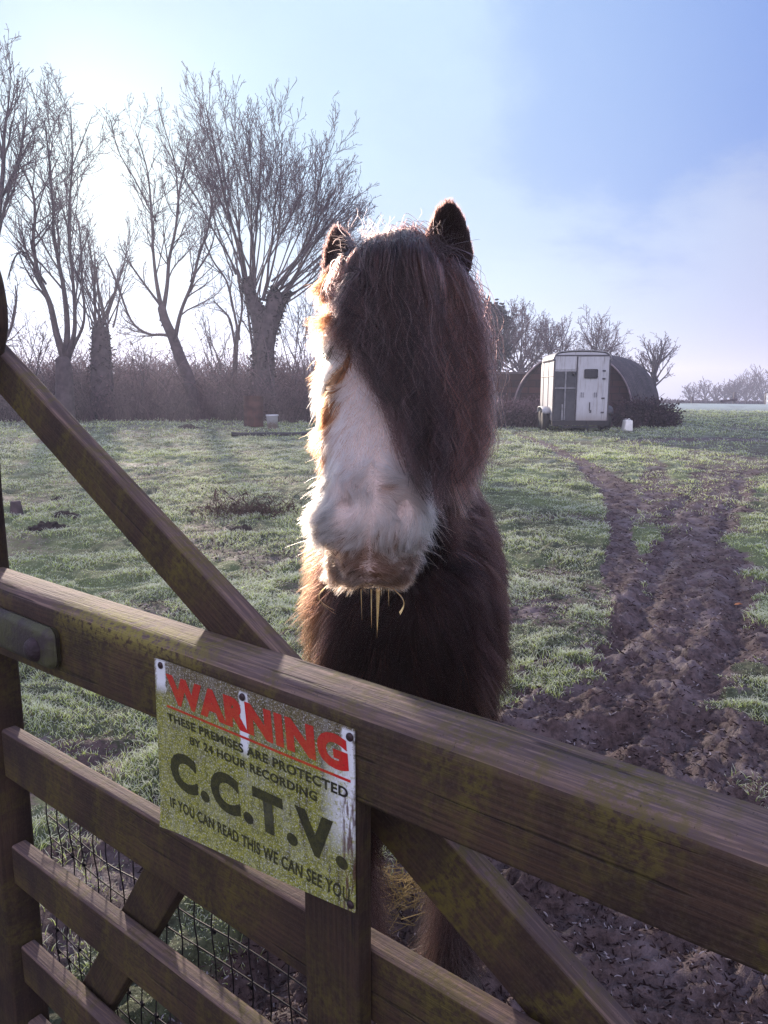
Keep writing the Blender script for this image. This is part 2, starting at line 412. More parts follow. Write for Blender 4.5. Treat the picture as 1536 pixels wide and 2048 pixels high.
# ------------------------------------------------------------------ the gate
GD = np.array([.7817, -.6237, 0]); GN = np.array([.6237, .7817, 0])      # along the gate (towards the right), away from the camera
def gp(s, off, z): return GD * s + GN * off + np.array([0, 0, z])
def wood_mat(name, moss=0.5, dark=1.0, grey=0.5, patch=None):
    t = MT(name); v = t.coord('Object')
    vg = t.coord('Object', (1.6, 34, 34))
    g1 = t.noise(vg, 3.2, 6, .62, .6); g2 = t.noise(t.coord('Object', (5, 150, 150)), 2.0, 3, .6)
    wv = t.nd('ShaderNodeTexWave'); wv.bands_direction = 'Y'; t.lk(t.coord('Object', (.35, 8, 8)), wv.inputs['Vector'])
    wv.inputs['Scale'].default_value = 4.5; wv.inputs['Distortion'].default_value = 5; wv.inputs['Detail'].default_value = 3; wv.inputs['Detail Scale'].default_value = .8
    gr = t.math('ADD', t.math('MULTIPLY', g1, .86), t.math('MULTIPLY', wv.outputs['Fac'], .14))
    blot = t.noise(v, 7, 6, .65, .3); fine = t.noise(v, 240, 3, .7)
    c = t.mix(t.mr(blot, .34, .66), (.052 * dark, .029 * dark, .024 * dark), (.125 * dark, .070 * dark, .046 * dark))
    c = t.mix(t.mr(gr, .62, .40, 0, .55), c, (.030 * dark, .018 * dark, .019 * dark))
    c = t.mix(t.mr(fine, .45, .7, 0, .5), c, (.12 * dark, .083 * dark, .066 * dark))
    ck = t.mr(t.noise(t.coord('Object', (.9, 26, 26)), 3.0, 2, .5, .25), .66, .70)                    # drying cracks along the grain
    vo = t.nd('ShaderNodeTexVoronoi'); vo.feature = 'F1'; t.lk(t.coord('Object', (1.1, 5, 5)), vo.inputs['Vector']); vo.inputs['Scale'].default_value = 2.2
    kn = t.mr(vo.outputs['Distance'], .10, .05)
    c = t.mix(t.math('MULTIPLY', kn, .75), c, (.022 * dark, .013 * dark, .012 * dark))
    # silver-grey weathering on faces that look up
    geo = t.nd('ShaderNodeNewGeometry'); sp = t.nd('ShaderNodeSeparateXYZ'); t.lk(geo.outputs['True Normal'], sp.inputs[0])
    upw = t.mr(sp.outputs[2], .15, .75)
    silver = t.mix(t.mr(g1, .35, .65), (.085, .055, .052), (.235, .158, .132))
    silver = t.mix(t.mr(g2, .42, .58, 0, .75), silver, (.085, .06, .065))
    c = t.mix(t.math('MULTIPLY', upw, grey), c, silver)
    c = t.mix(t.math('MULTIPLY', ck, .8), c, (.016, .010, .011))
    # algae: streaky and spotted
    a1 = t.noise(t.coord('Object', (3.0, 1.6, 1.6)), 2.6, 5, .65, .3); a2 = t.noise(v, 85, 4, .75); a3 = t.noise(t.coord('Object', (16, 3, 3)), 2, 4, .6)
    al = t.math('MULTIPLY', t.mr(t.math('ADD', t.math('MULTIPLY', a1, .7), t.math('MULTIPLY', a3, .3)), .42, .62), t.mr(a2, .36, .6))
    c = t.mix(t.math('MULTIPLY', al, moss), c, (.10, .082, .016))
    if patch is not None:                     # a cushion of bright moss on the upper face, round one place along the grain
        sx = t.nd('ShaderNodeSeparateXYZ'); t.lk(v, sx.inputs[0])
        near = t.mr(t.math('ABSOLUTE', t.math('SUBTRACT', sx.outputs[0], patch)), .26, .03)
        near = t.math('MULTIPLY', near, t.mr(sx.outputs[2], -.066, -.02)); near = t.math('MULTIPLY', near, t.mr(sx.outputs[1], .02, .06))
        c = t.mix(t.math('MULTIPLY', near, t.mr(a2, .38, .55)), c, (.20, .17, .045))
    spk = t.mr(t.noise(v, 190, 2, .8), .66, .72)
    c = t.mix(t.math('MULTIPLY', spk, .55), c, (.015, .011, .012))
    t.color(c); t.set(.78, .25)
    t.bump(t.math('ADD', t.math('ADD', t.math('MULTIPLY', g2, .8), t.math('MULTIPLY', g1, .35)), t.math('SUBTRACT', t.math('MULTIPLY', a2, .6), t.math('MULTIPLY', ck, 1.6))), .6, .003)
    return t.m
def plank(name, a, b, width, o0, o1, mat, parent, rnd=(.006, .006, .006, .006), w2=None, nseg=40, seed=0, topfix=None):
    """timber from a=(s,z) to b=(s,z) (centre line), width in the gate plane, front face at offset o0 and back at o1.
    local X runs along the grain. rnd: corner radius front-top, front-bottom, back-bottom, back-top"""
    A, B = gp(a[0], o0, a[1]), gp(b[0], o0, b[1]); Ln = float(np.linalg.norm(B - A)); X = (B - A) / Ln
    Zc = -GN; Yc = np.cross(Zc, X)
    if Yc[2] < 0: Yc = -Yc
    Zc = np.cross(X, Yc)                      # towards the camera
    dep = o1 - o0; w2 = w2 or width
    def prof(w):
        out = []
        cs = [(w / 2, 0, rnd[0], 1, 1), (-w / 2, 0, rnd[1], -1, 1), (-w / 2, -dep, rnd[2], -1, -1), (w / 2, -dep, rnd[3], 1, -1)]
        an = [(90, 0), (0, -90), (-90, -180), (180, 90)]
        for (cy_, cz, r, sy, sz), (a0, a1) in zip(cs, ((0, 1), (1, 2), (2, 3), (3, 0))):
            ry = r if not isinstance(r, tuple) else r[0]; rz = r if not isinstance(r, tuple) else r[1]
            k0 = {(1, 1): 90, (-1, 1): 0, (-1, -1): -90, (1, -1): -180}[(sy, sz)]
            # go round: front-top from top face to front face
            for q in np.linspace(0, 1, 5):
                if (sy, sz) == (1, 1): ang = math.pi / 2 * q; yy = math.cos(ang); zz = math.sin(ang)
                elif (sy, sz) == (-1, 1): ang = math.pi / 2 * q; yy = -math.sin(ang); zz = math.cos(ang)
                elif (sy, sz) == (-1, -1): ang = math.pi / 2 * q; yy = -math.cos(ang); zz = -math.sin(ang)
                else: ang = math.pi / 2 * q; yy = math.sin(ang); zz = -math.cos(ang)
                out.append((cy_ - sy * ry + yy * ry, cz - sz * rz + zz * rz))
        return np.array(out)
    xs = np.linspace(0, Ln, nseg); rings = []
    for x in xs:
        p = prof(width + (w2 - width) * x / Ln)
        rings.append(np.concatenate([np.full((len(p), 1), x), p], 1))
    V = np.stack(rings); n = V.shape[1]
    Vf = V.reshape(-1, 3).copy()
    nz = vec_noise(Vf * np.array([4, 14, 14]) + seed * 7.7, 200 + seed)
    nz2 = vec_noise(Vf * np.array([1.5, 4, 4]) + seed * 3.1, 300 + seed)
    Vf[:, 1:] += nz[:, 1:] * .0011 + nz2[:, 1:] * .0018
    i = np.arange(nseg - 1)[:, None] * n + np.arange(n)[None]; j = np.arange(nseg - 1)[:, None] * n + (np.arange(n)[None] + 1) % n
    F = [tuple(q) for q in np.stack([i, i + n, j + n, j], -1).reshape(-1, 4)]
    F.append(tuple(range(n))); F.append(tuple(reversed(range((nseg - 1) * n, nseg * n))))
    o = mesh_obj(name, Vf, F, mat, parent)
    M = Matrix(((X[0], Yc[0], Zc[0], A[0]), (X[1], Yc[1], Zc[1], A[1]), (X[2], Yc[2], Zc[2], A[2]), (0, 0, 0, 1)))
    o.matrix_basis = M
    bpy_fix(o); return o
def bpy_fix(o):
    bm = bmesh.new(); bm.from_mesh(o.data); bmesh.ops.recalc_face_normals(bm, faces=bm.faces)
    for e in bm.edges:
        if len(e.link_faces) == 2 and e.calc_face_angle(0) > R(50): e.smooth = False
    bm.to_mesh(o.data); bm.free()

def mk_gate():
    wm = wood_mat("weathered_gate_timber", .65, .54, .95); wt = wood_mat("weathered_top_rail_timber", .72, .56, 1.0, 1.62); wd = wood_mat("dark_gate_timber", .4, .42, .5)
    wb = wood_mat("mossy_brace_timber", .8, .52, .75)
    g = empty("field_gate", tuple(gp(-.6, .64, H(.0, .9))), "weathered wooden field gate with mossy rails in front of the pony", "gate")
    plank("top_rail", (-2.6, 1.055), (1.6, 1.108), .17, .603, .674, wt, g, rnd=((.02, .026), .005, .005, .004), w2=.064, nseg=160, seed=1)
    plank("rail", (-1.50, .757), (1.6, .780), .105, .632, .664, wm, g, nseg=120, seed=2)
    plank("rail", (-1.50, .506), (1.5, .535), .090, .632, .664, wm, g, nseg=100, seed=3)
    plank("rail", (-1.50, .268), (1.5, .295), .090, .632, .664, wm, g, nseg=100, seed=4)
    plank("rail", (-1.50, .085), (1.5, .105), .085, .632, .664, wm, g, nseg=80, seed=5)
    plank("post", (-.5655, .02), (-.5655, 1.03), .089, .606, .631, wd, g, rnd=(.003, .003, .003, .003), seed=6)
    # hanging stile with its curved head
    tz = np.array([-.1, .3, .9, 1.3, 1.45, 1.52, 1.57, 1.61, 1.65, 1.69, 1.72, 1.75, 1.775])
    rt_ = np.array([-1.508, -1.510, -1.512, -1.520, -1.51, -1.485, -1.455, -1.436, -1.434, -1.442, -1.456, -1.480, -1.53])
    lf_ = np.array([-1.61, -1.61, -1.61, -1.61, -1.63, -1.64, -1.65, -1.65, -1.65, -1.645, -1.64, -1.625, -1.60])
    zz = np.concatenate([np.linspace(tz[0], 1.4, 30)[:-1], np.linspace(1.4, tz[-1], 30)])
    r2 = np.interp(zz, tz, rt_); l2 = np.interp(zz, tz, lf_); V = []
    for z, a, b in zip(zz, l2, r2):
        for s, o_ in ((a, .612), (b - .006, .610), (b, .616), (b, .680), (b - .006, .686), (a, .686)): V.append((s, z, -(o_ - .64)))
    n = 6; m = len(zz); F = []
    for i in range(m - 1):
        for k in range(n): F.append((i * n + k, i * n + (k + 1) % n, (i + 1) * n + (k + 1) % n, (i + 1) * n + k))
    F += [tuple(range(n)), tuple(range((m - 1) * n, m * n))]
    # local axes: X up the grain
    Vl = np.array(V)[:, [1, 0, 2]] * np.array([1, -1, 1])
    o = mesh_obj("hanging_stile", Vl, F, wd, g); A = gp(0, .64, 0)
    o.matrix_basis = Matrix(((0, -GD[0], -GN[0], A[0]), (0, -GD[1], -GN[1], A[1]), (1, 0, 0, A[2]), (0, 0, 0, 1))); bpy_fix(o)
    plank("brace", (-1.56, 1.572), (-.60, 1.023), .074, .676, .706, wb, g, rnd=(.008, .003, .003, .004), nseg=60, seed=8)
    plank("brace", (-1.46, .02), (-.78, 1.03), .086, .668, .698, wd, g, rnd=(.004, .004, .004, .004), nseg=50, seed=9)
    plank("brace", (-.60, 1.018), (.9, .098), .090, .676, .706, wb, g, rnd=(.005, .004, .004, .004), nseg=60, seed=10)
    plank("post", (1.5, -.05), (1.5, 1.3), .10, .61, .71, wd, g, seed=11)
    # hinge strap with a domed coach bolt
    mb = MT("mossy_hinge_iron"); v = mb.coord('Object'); nn = mb.noise(v, 22, 5, .65); n5 = mb.noise(v, 120, 3, .7)
    c = mb.mix(mb.mr(nn, .4, .62), (.028, .018, .021), (.050, .050, .020)); c = mb.mix(mb.mr(n5, .5, .7, 0, .5), c, (.03, .02, .024))
    mb.color(c); mb.set(.62, .5); mb.bump(mb.math('ADD', nn, n5), .6, .004)
    bm = bmesh.new(); box(bm, -.45, .05, -.0385, .0385, -.004, .022, .014, 4)
    sel = [v_ for v_ in bm.verts if v_.co.x > .02]
    for v_ in sel:
        k = (v_.co.x - .02) / .03; v_.co.y *= 1 - .22 * k * k
    bmesh.ops.subdivide_edges(bm, edges=[e for e in bm.edges if e.calc_length() > .2], cuts=20)
    o = bm_obj("hinge_strap", bm, mb.m, g, True)
    A = gp(-1.222, .602, 1.064)
    Mg = lambda A_: Matrix(((GD[0], 0, -GN[0], A_[0]), (GD[1], 0, -GN[1], A_[1]), (0, 1, 0, A_[2]), (0, 0, 0, 1)))
    o.matrix_basis = Mg(A)
    bm = bmesh.new(); lathe(bm, [(.0215, -.004), (.0215, .004), (.020, .009), (.0165, .0145), (.011, .018), (.005, .0198), (.0001, .020)], 28)
    b = bm_obj("bolt", bm, simple("dark_bolt_iron", (.03, .018, .024), .5, .3, .4, 40, .5), g, True); b.matrix_basis = Mg(gp(-1.222, .5845, 1.058))
    # wire netting on the lower half, behind the braces
    rng = np.random.default_rng(8); polys = []
    for s in np.arange(-1.50, -.58, .0465):
        zz = np.linspace(.02, .70, 26); w = .006 * (vnoise(np.stack([zz * 9, zz * 0 + s * 20], 1), 3) - .5)
        polys.append((np.stack([gp(s + w[k], .712 + .003 * math.sin(zz[k] * 40), z) for k, z in enumerate(zz)]), np.full(26, .0014)))
    for z in np.arange(.03, .72, .055):
        ss = np.linspace(-1.5, -.57, 46); q = (vnoise(np.stack([ss * 7, ss * 0 + z * 31], 1), 4) - .5)
        sag = -.012 * np.sin((ss + 1.5) * 6.5) * (z > .2)
        polys.append((np.stack([gp(s, .7135, z + .014 * q[k] + sag[k]) for k, s in enumerate(ss)]), np.full(46, .0016)))
    for k in range(60):
        s, z = rng.choice(np.arange(-1.50, -.58, .0465)), rng.choice(np.arange(.03, .72, .055))
        a = np.linspace(0, 1, 4); polys.append((np.stack([gp(s + .008 * (x - .5), .7125, z + .004 * math.sin(6 * x)) for x in a]), np.full(4, .0034)))
    o = tubes("wire_netting", polys, 5, simple("black_coated_wire", (.012, .009, .012), .5, .2), g)
    return g
GATE = mk_gate()

# ------------------------------------------------------------------ the warning sign
SQ = [(-.898, 1.1135), (-.521, 1.1165), (-.5215, .8865), (-.903, .8495)]       # TL TR BR BL in (s, z)
def bil(q, u, v):          # u right, v down
    a, b, c, d = [np.array(p) for p in q]
    return a * (1 - u) * (1 - v) + b * u * (1 - v) + c * u * v + d * (1 - u) * v
def mk_sign():
    g = empty("warning_sign", tuple(gp(-.71, .600, .868)), "algae-stained white warning sign in red and black letters screwed to the gate", "sign")
    def soil(t, base, amount=1.0):
        """grime in sign coordinates (uv of the board, shared by board and letters)"""
        uv = t.nd('ShaderNodeUVMap'); uv.uv_map = 'sign'
        mp = t.nd('ShaderNodeMapping'); mp.inputs['Scale'].default_value = (1.5, 1, 1); t.lk(uv.outputs[0], mp.inputs[0]); v = mp.outputs[0]
        sx = t.nd('ShaderNodeSeparateXYZ'); t.lk(uv.outputs[0], sx.inputs[0]); U, Vv = sx.outputs[0], sx.outputs[1]
        f1 = t.noise(v, 95, 4, .75); f2 = t.noise(v, 34, 5, .7); f3 = t.noise(v, 5, 4, .6, .4)
        mps = t.nd('ShaderNodeMapping'); mps.inputs['Scale'].default_value = (14, 1.2, 1); t.lk(uv.outputs[0], mps.inputs[0])
        st = t.noise(mps.outputs[0], 2.2, 4, .6)
        green = t.mix(t.mr(f2, .35, .65), (.30, .30, .035), (.11, .115, .016))
        brown = t.mix(t.mr(f2, .35, .65), (.15, .12, .05), (.075, .05, .022))
        topb = t.mr(t.math('ADD', Vv, t.math('MULTIPLY', t.math('SUBTRACT', f3, .5), .35)), .30, .06)
        alg = t.mix(topb, green, brown)
        streak = t.math('MULTIPLY', t.mr(st, .52, .68), t.mr(U, .35, .75))
        alg = t.mix(t.math('MULTIPLY', streak, .9), alg, (.07, .06, .02))
        dens = t.math('MULTIPLY', t.mr(f1, .29, .49), t.mr(t.math('ADD', t.math('MULTIPLY', f3, .6), t.math('MULTIPLY', st, .4)), .34, .54, .88, 1.0))
        # cleaner patches below the screws and down the right-hand margin
        def strip(u0, v0, v1, w):
            a = t.mr(t.math('ABSOLUTE', t.math('SUBTRACT', t.math('ADD', U, t.math('MULTIPLY', t.math('SUBTRACT', f2, .5), .05)), u0)), w, w * .6)
            return t.math('MULTIPLY', a, t.math('MULTIPLY', t.mr(Vv, v1 + .04, v1 - .05), t.mr(Vv, v0 - .01, v0 + .01)))
        cl = t.math('MAXIMUM', strip(.035, 0.0, .17, .034), strip(.503, .015, .36, .027))
        cl = t.math('MAXIMUM', cl, strip(.975, .01, .26, .03))
        rm = t.math('MULTIPLY', t.mr(U, .84, .97), t.mr(Vv, .1, .25)); rm = t.math('MULTIPLY', rm, t.mr(Vv, .75, .5))
        cl = t.math('MAXIMUM', cl, t.math('MULTIPLY', rm, t.mr(f2, .3, .55)))
        big = t.noise(v, 9, 4, .6, .5); alg = t.mix(t.mr(big, .54, .70, 0, .55), alg, (.07, .06, .02)); dens = t.math('MULTIPLY', dens, t.math('SUBTRACT', 1.0, t.math('MULTIPLY', cl, .93)))
        rust = t.math('MULTIPLY', t.mr(U, .935, .965), t.mr(t.noise(mps.outputs[0], 6, 3, .6), .45, .6))
        rust = t.math('MULTIPLY', rust, t.mr(Vv, .3, .4))
        c = t.mix(t.math('MULTIPLY', dens, amount), base, alg)
        c = t.mix(t.math('MULTIPLY', rust, .85 * amount), c, (.07, .022, .022))
        dot = t.mr(t.noise(v, 60, 2, .6), .66, .72); c = t.mix(t.math('MULTIPLY', dot, .6), c, (.03, .03, .012))
        t.color(c); t.set(t.mr(f1, .3, .6, .35, .8), .4); t.bump(f1, .35, .002)
        return t.m
    mw = soil(MT("algae_stained_sign_board"), (.72, .74, .80), 1.0)
    mr_ = soil(MT("algae_stained_red_print"), (.50, .010, .012), .24); mk = soil(MT("algae_stained_black_print"), (.008, .007, .008), .16)
    n, m = 40, 28; V = []; UV = []
    def surf(u, v):
        s, z = bil(SQ, u, v); off = .5985 - .004 * max(0, (v - .8) / .2) ** 2 * (1 - u) - .0022 * math.exp(-((u) / .05) ** 2) + .0014 * math.sin(u * 5 + 1) * v
        return s, off, z
    for side in (0, .0022):
        for j in range(m + 1):
            for i in range(n + 1):
                s, o_, z = surf(i / n, j / m); V.append(gp(s, o_ + side, z)); UV.append((i / n, j / m))
    k = n + 1; F = []
    for j in range(m):
        for i in range(n):
            q = (j * k + i, (j + 1) * k + i, (j + 1) * k + i + 1, j * k + i + 1); F.append(q); F.append(tuple(x + k * (m + 1) for x in q[::-1]))
    B = k * (m + 1)
    ring = [i for i in range(n)] + [j * k + n for j in range(m)] + [m * k + i for i in range(n, 0, -1)] + [j * k for j in range(m, 0, -1)]
    for a, b in zip(ring, ring[1:] + ring[:1]): F.append((a, b, b + B, a + B))
    o = mesh_obj("board", V, F, mw, g)
    def add_uv(o, UV):
        ul = o.data.uv_layers.new(name='sign')
        idx = np.empty(len(o.data.loops), np.int32); o.data.loops.foreach_get('vertex_index', idx)
        ul.data.foreach_set('uv', np.asarray(UV, np.float32)[idx].ravel())
    add_uv(o, UV); bpy_fix(o)
    iu = np.linspace(0, 1, 61); tab = np.array([[bil(SQ, a, b) for a in iu] for b in iu])
    def inv(s, z):
        u = v = .5
        for _ in range(12):
            p = bil(SQ, u, v); e = np.array([s, z]) - p
            du = (bil(SQ, u + .01, v) - p) / .01; dv = (bil(SQ, u, v + .01) - p) / .01
            q = np.linalg.solve(np.array([du, dv]).T, e); u += q[0]; v += q[1]
        return u, v
    def text(name, body, quad, mat, bold, lift=.0006, space=1.0):
        cu = bpy.data.curves.new(name, 'FONT'); cu.body = body; cu.size = 1; cu.offset = bold; cu.space_character = space; cu.resolution_u = 4
        to = bpy.data.objects.new(name, cu); COL.objects.link(to)
        dg = bpy.context.evaluated_depsgraph_get(); me = bpy.data.meshes.new_from_object(to.evaluated_get(dg))
        bpy.data.objects.remove(to); me.name = name
        co = np.empty(len(me.vertices) * 3, np.float32); me.vertices.foreach_get('co', co); co = co.reshape(-1, 3)
        lo, hi = co.min(0), co.max(0); uvs = []; out = []
        for x, y, _ in co:
            p = bil(quad, (x - lo[0]) / (hi[0] - lo[0]), 1 - (y - lo[1]) / (hi[1] - lo[1]))
            u, v = inv(*p); s, o_, z = surf(min(max(u, 0), 1), min(max(v, 0), 1)); out.append(gp(p[0], o_ - lift, p[1])); uvs.append((u, v))
        me.vertices.foreach_set('co', np.asarray(out, np.float32).ravel()); me.update(); me.materials.clear(); me.materials.append(mat)
        ob = place(bpy.data.objects.new(name, me), g); add_uv(ob, uvs); return ob
    text("lettering", "WARNING", [(-.874, 1.097), (-.532, 1.104), (-.528, 1.0605), (-.869, 1.054)], mr_, .060, space=1.10)
    text("lettering", "THESE PREMISES ARE PROTECTED", [(-.876, 1.037), (-.530, 1.0425), (-.530, 1.029), (-.875, 1.0245)], mk, .034, space=1.07)
    text("lettering", "BY 24 HOUR RECORDING", [(-.826, 1.0155), (-.579, 1.020), (-.579, 1.0075), (-.826, 1.003)], mk, .034, space=1.07)
    text("lettering", "C.C.T.V.", [(-.877, .982), (-.535, .993), (-.530, .936), (-.872, .923)], mk, .055, space=1.16)
    text("lettering", "IF YOU CAN READ THIS WE CAN SEE YOU", [(-.880, .904), (-.528, .915), (-.529, .8965), (-.879, .888)], mk, .026, space=1.06)
    V = []; UV = []
    for i in range(41):
        for dz in (0, -.0034):
            p = bil([(-.875, 1.0487), (-.526, 1.054), (-.526, 1.0505), (-.875, 1.0453)], i / 40, 1 if dz else 0); u, v = inv(*p); s, o_, z = surf(u, v)
            V.append(gp(p[0], o_ - .0005, p[1])); UV.append((u, v))
    F = [(2 * i, 2 * i + 1, 2 * i + 3, 2 * i + 2) for i in range(40)]
    o = mesh_obj("underline", V, F, mr_, g); add_uv(o, UV)
    sm = simple("rusty_screw_head", (.05, .03, .035), .5, .5, .4, 60)
    for s, z in ((-.884, 1.106), (-.709, 1.1055), (-.526, 1.107), (-.527, .8955)):
        bm = bmesh.new(); lathe(bm, [(.0052, 0), (.0052, .0012), (.0042, .0024), (.0018, .0030), (.0001, .0031)], 16)
        o = bm_obj("screw", bm, sm, g, True); A = gp(s, .5975, z)
        o.matrix_basis = Matrix(((GD[0], 0, -GN[0], A[0]), (GD[1], 0, -GN[1], A[1]), (0, 1, 0, A[2]), (0, 0, 0, 1)))
mk_sign()

def mk_debris():
    # roots, straw and crumbs trodden into the mud
    rng = np.random.default_rng(14); n = 60000; r = 1.2 * (14 / 1.2) ** rng.random(n); th = rng.uniform(R(-20), R(42), n); x, y = r * np.sin(th), r * np.cos(th)
    m = mudmask(x, y); k = (m > .3) & (rng.random(n) < .75) & ((x * .6237 + y * .7817) > .8); x, y, r = x[k], y[k], r[k]; n = len(x); z = ground(x, y)
    a = rng.uniform(0, 6.28, n); L = rng.uniform(.005, .020, n) * (1 + .15 * r); s = np.linspace(-.5, .5, 4)[None]; b = rng.normal(0, .35, n); bend = rng.normal(0, .3, n)[:, None] * s * s
    pts = np.stack([x[:, None] + L[:, None] * (np.cos(a)[:, None] * s - np.sin(a)[:, None] * bend), y[:, None] + L[:, None] * (np.sin(a)[:, None] * s + np.cos(a)[:, None] * bend), z[:, None] + .003 + b[:, None] * L[:, None] * (s + .3)], -1)
    q = rng.random(n)[:, None]; col = np.where(q < .5, np.array([.035, .022, .022]), np.where(q < .88, np.array([.10, .07, .07]), np.array([.32, .28, .30]))) * rng.uniform(.6, 1.3, n)[:, None]
    o = hair_obj("mud_debris", pts, (rng.uniform(.0009, .0020, n) * (1 + .14 * r))[:, None] * np.array([[.5, 1, 1, .4]]), strand_mat("trodden_roots", trans=.1), None, col)
    tag(o, "roots, crumbs and frosted straw trodden into the muddy track", "mud", kind='stuff')
mk_debris()
def mk_haze():
    m = bpy.data.materials.new("winter_haze"); m.use_nodes = True; nt = m.node_tree; nt.nodes.remove(nt.nodes['Principled BSDF'])
    pv = nt.nodes.new('ShaderNodeVolumePrincipled'); pv.inputs['Color'].default_value = (.74, .78, 1.0, 1); pv.inputs['Density'].default_value = HAZE; pv.inputs['Anisotropy'].default_value = .45
    nt.links.new(pv.outputs[0], nt.nodes['Material Output'].inputs['Volume'])
    bm = bmesh.new(); box(bm, -720, 720, -720, 720, -17, 17); o = bm_obj("haze", bm, m); o['kind'] = 'stuff'
HAZE = 0.0026
mk_haze()

# ------------------------------------------------------------------ the pony
HP0 = np.array([.020, 1.400, 1.690]); HP1 = np.array([-.026, 1.085, 1.205])           # poll and muzzle end of the head axis
HS = .885                                                                              # head length scale
HU = (HP1 - HP0) / np.linalg.norm(HP1 - HP0)
HV = np.array([0, -.837, .547]); HV = HV - HU * (HV @ HU); HV /= np.linalg.norm(HV)
HW = np.cross(HU, HV); HU = HU * HS
if HW[0] < 0: HW = -HW
HT = np.array([-.03, .0, .05, .11, .17, .23, .30, .37, .43, .48, .52, .555, .58, .597])
HA = np.array([.05, .072, .092, .104, .112, .112, .103, .090, .081, .079, .080, .077, .064, .035])      # half width
HD = np.array([.035, .060, .072, .074, .068, .060, .052, .045, .041, .042, .042, .036, .022, .004])    # front (dorsal) surface
HB = np.array([-.08, -.10, -.13, -.165, -.185, -.185, -.165, -.125, -.10, -.088, -.08, -.072, -.06, -.04])  # throat side
def hp(w, t, v): return HP0 + HW * np.asarray(w)[..., None] + HU * np.asarray(t)[..., None] + HV * np.asarray(v)[..., None]
def head_local(P): q = P - HP0; return q @ HW, q @ HU / HS ** 2, q @ HV
def front_v(w, t, pad=0.0):
    """height of the face surface over the head axis at lateral w, station t"""
    a = np.interp(t, HT, HA) + pad; d = np.interp(t, HT, HD) + pad; b = np.interp(t, HT, HB)
    c = (d + b) / 2; h = (d - b) / 2; k = np.clip(np.abs(w) / a, 0, 1)
    return c + h * np.maximum(1 - k ** 2.4, 0) ** (1 / 2.4)
def px_head(px, py, v=.06):
    r = ray(px, py); k = ((HP0 + HV * v - CAM) @ HV) / (r @ HV); P = CAM + r * k
    w, t, _ = head_local(P); return float(w), float(t)

def loft(rings, n=28, ex=2.3):
    """rings: (centre, half-axis vector A, half-axis vector B)"""
    V = []; a = np.linspace(0, 2 * np.pi, n, endpoint=False); c, s = np.cos(a), np.sin(a)
    cc = np.sign(c) * np.abs(c) ** (2 / ex); ss = np.sign(s) * np.abs(s) ** (2 / ex)
    for C_, A, B in rings: V.append(np.asarray(C_)[None] + cc[:, None] * np.asarray(A)[None] + ss[:, None] * np.asarray(B)[None])
    m = len(rings); F = []
    for i in range(m - 1):
        for k in range(n): F.append((i * n + k, i * n + (k + 1) % n, (i + 1) * n + (k + 1) % n, (i + 1) * n + k))
    F.append(tuple(reversed(range(n)))); F.append(tuple(range((m - 1) * n, m * n)))
    return np.concatenate(V), F
def smooth_rings(tab, k=4):
    """catmull-rom densification of a ring table (rows of numbers)"""
    T = np.asarray(tab, float); x = np.arange(len(T)); xx = np.linspace(0, len(T) - 1, (len(T) - 1) * k + 1); out = []
    for q in xx:
        i = min(int(q), len(T) - 2); f = q - i
        p0, p1, p2, p3 = T[max(i - 1, 0)], T[i], T[i + 1], T[min(i + 2, len(T) - 1)]
        out.append(.5 * ((2 * p1) + (-p0 + p2) * f + (2 * p0 - 5 * p1 + 4 * p2 - p3) * f * f + (-p0 + 3 * p1 - 3 * p2 + p3) * f ** 3))
    return np.array(out)

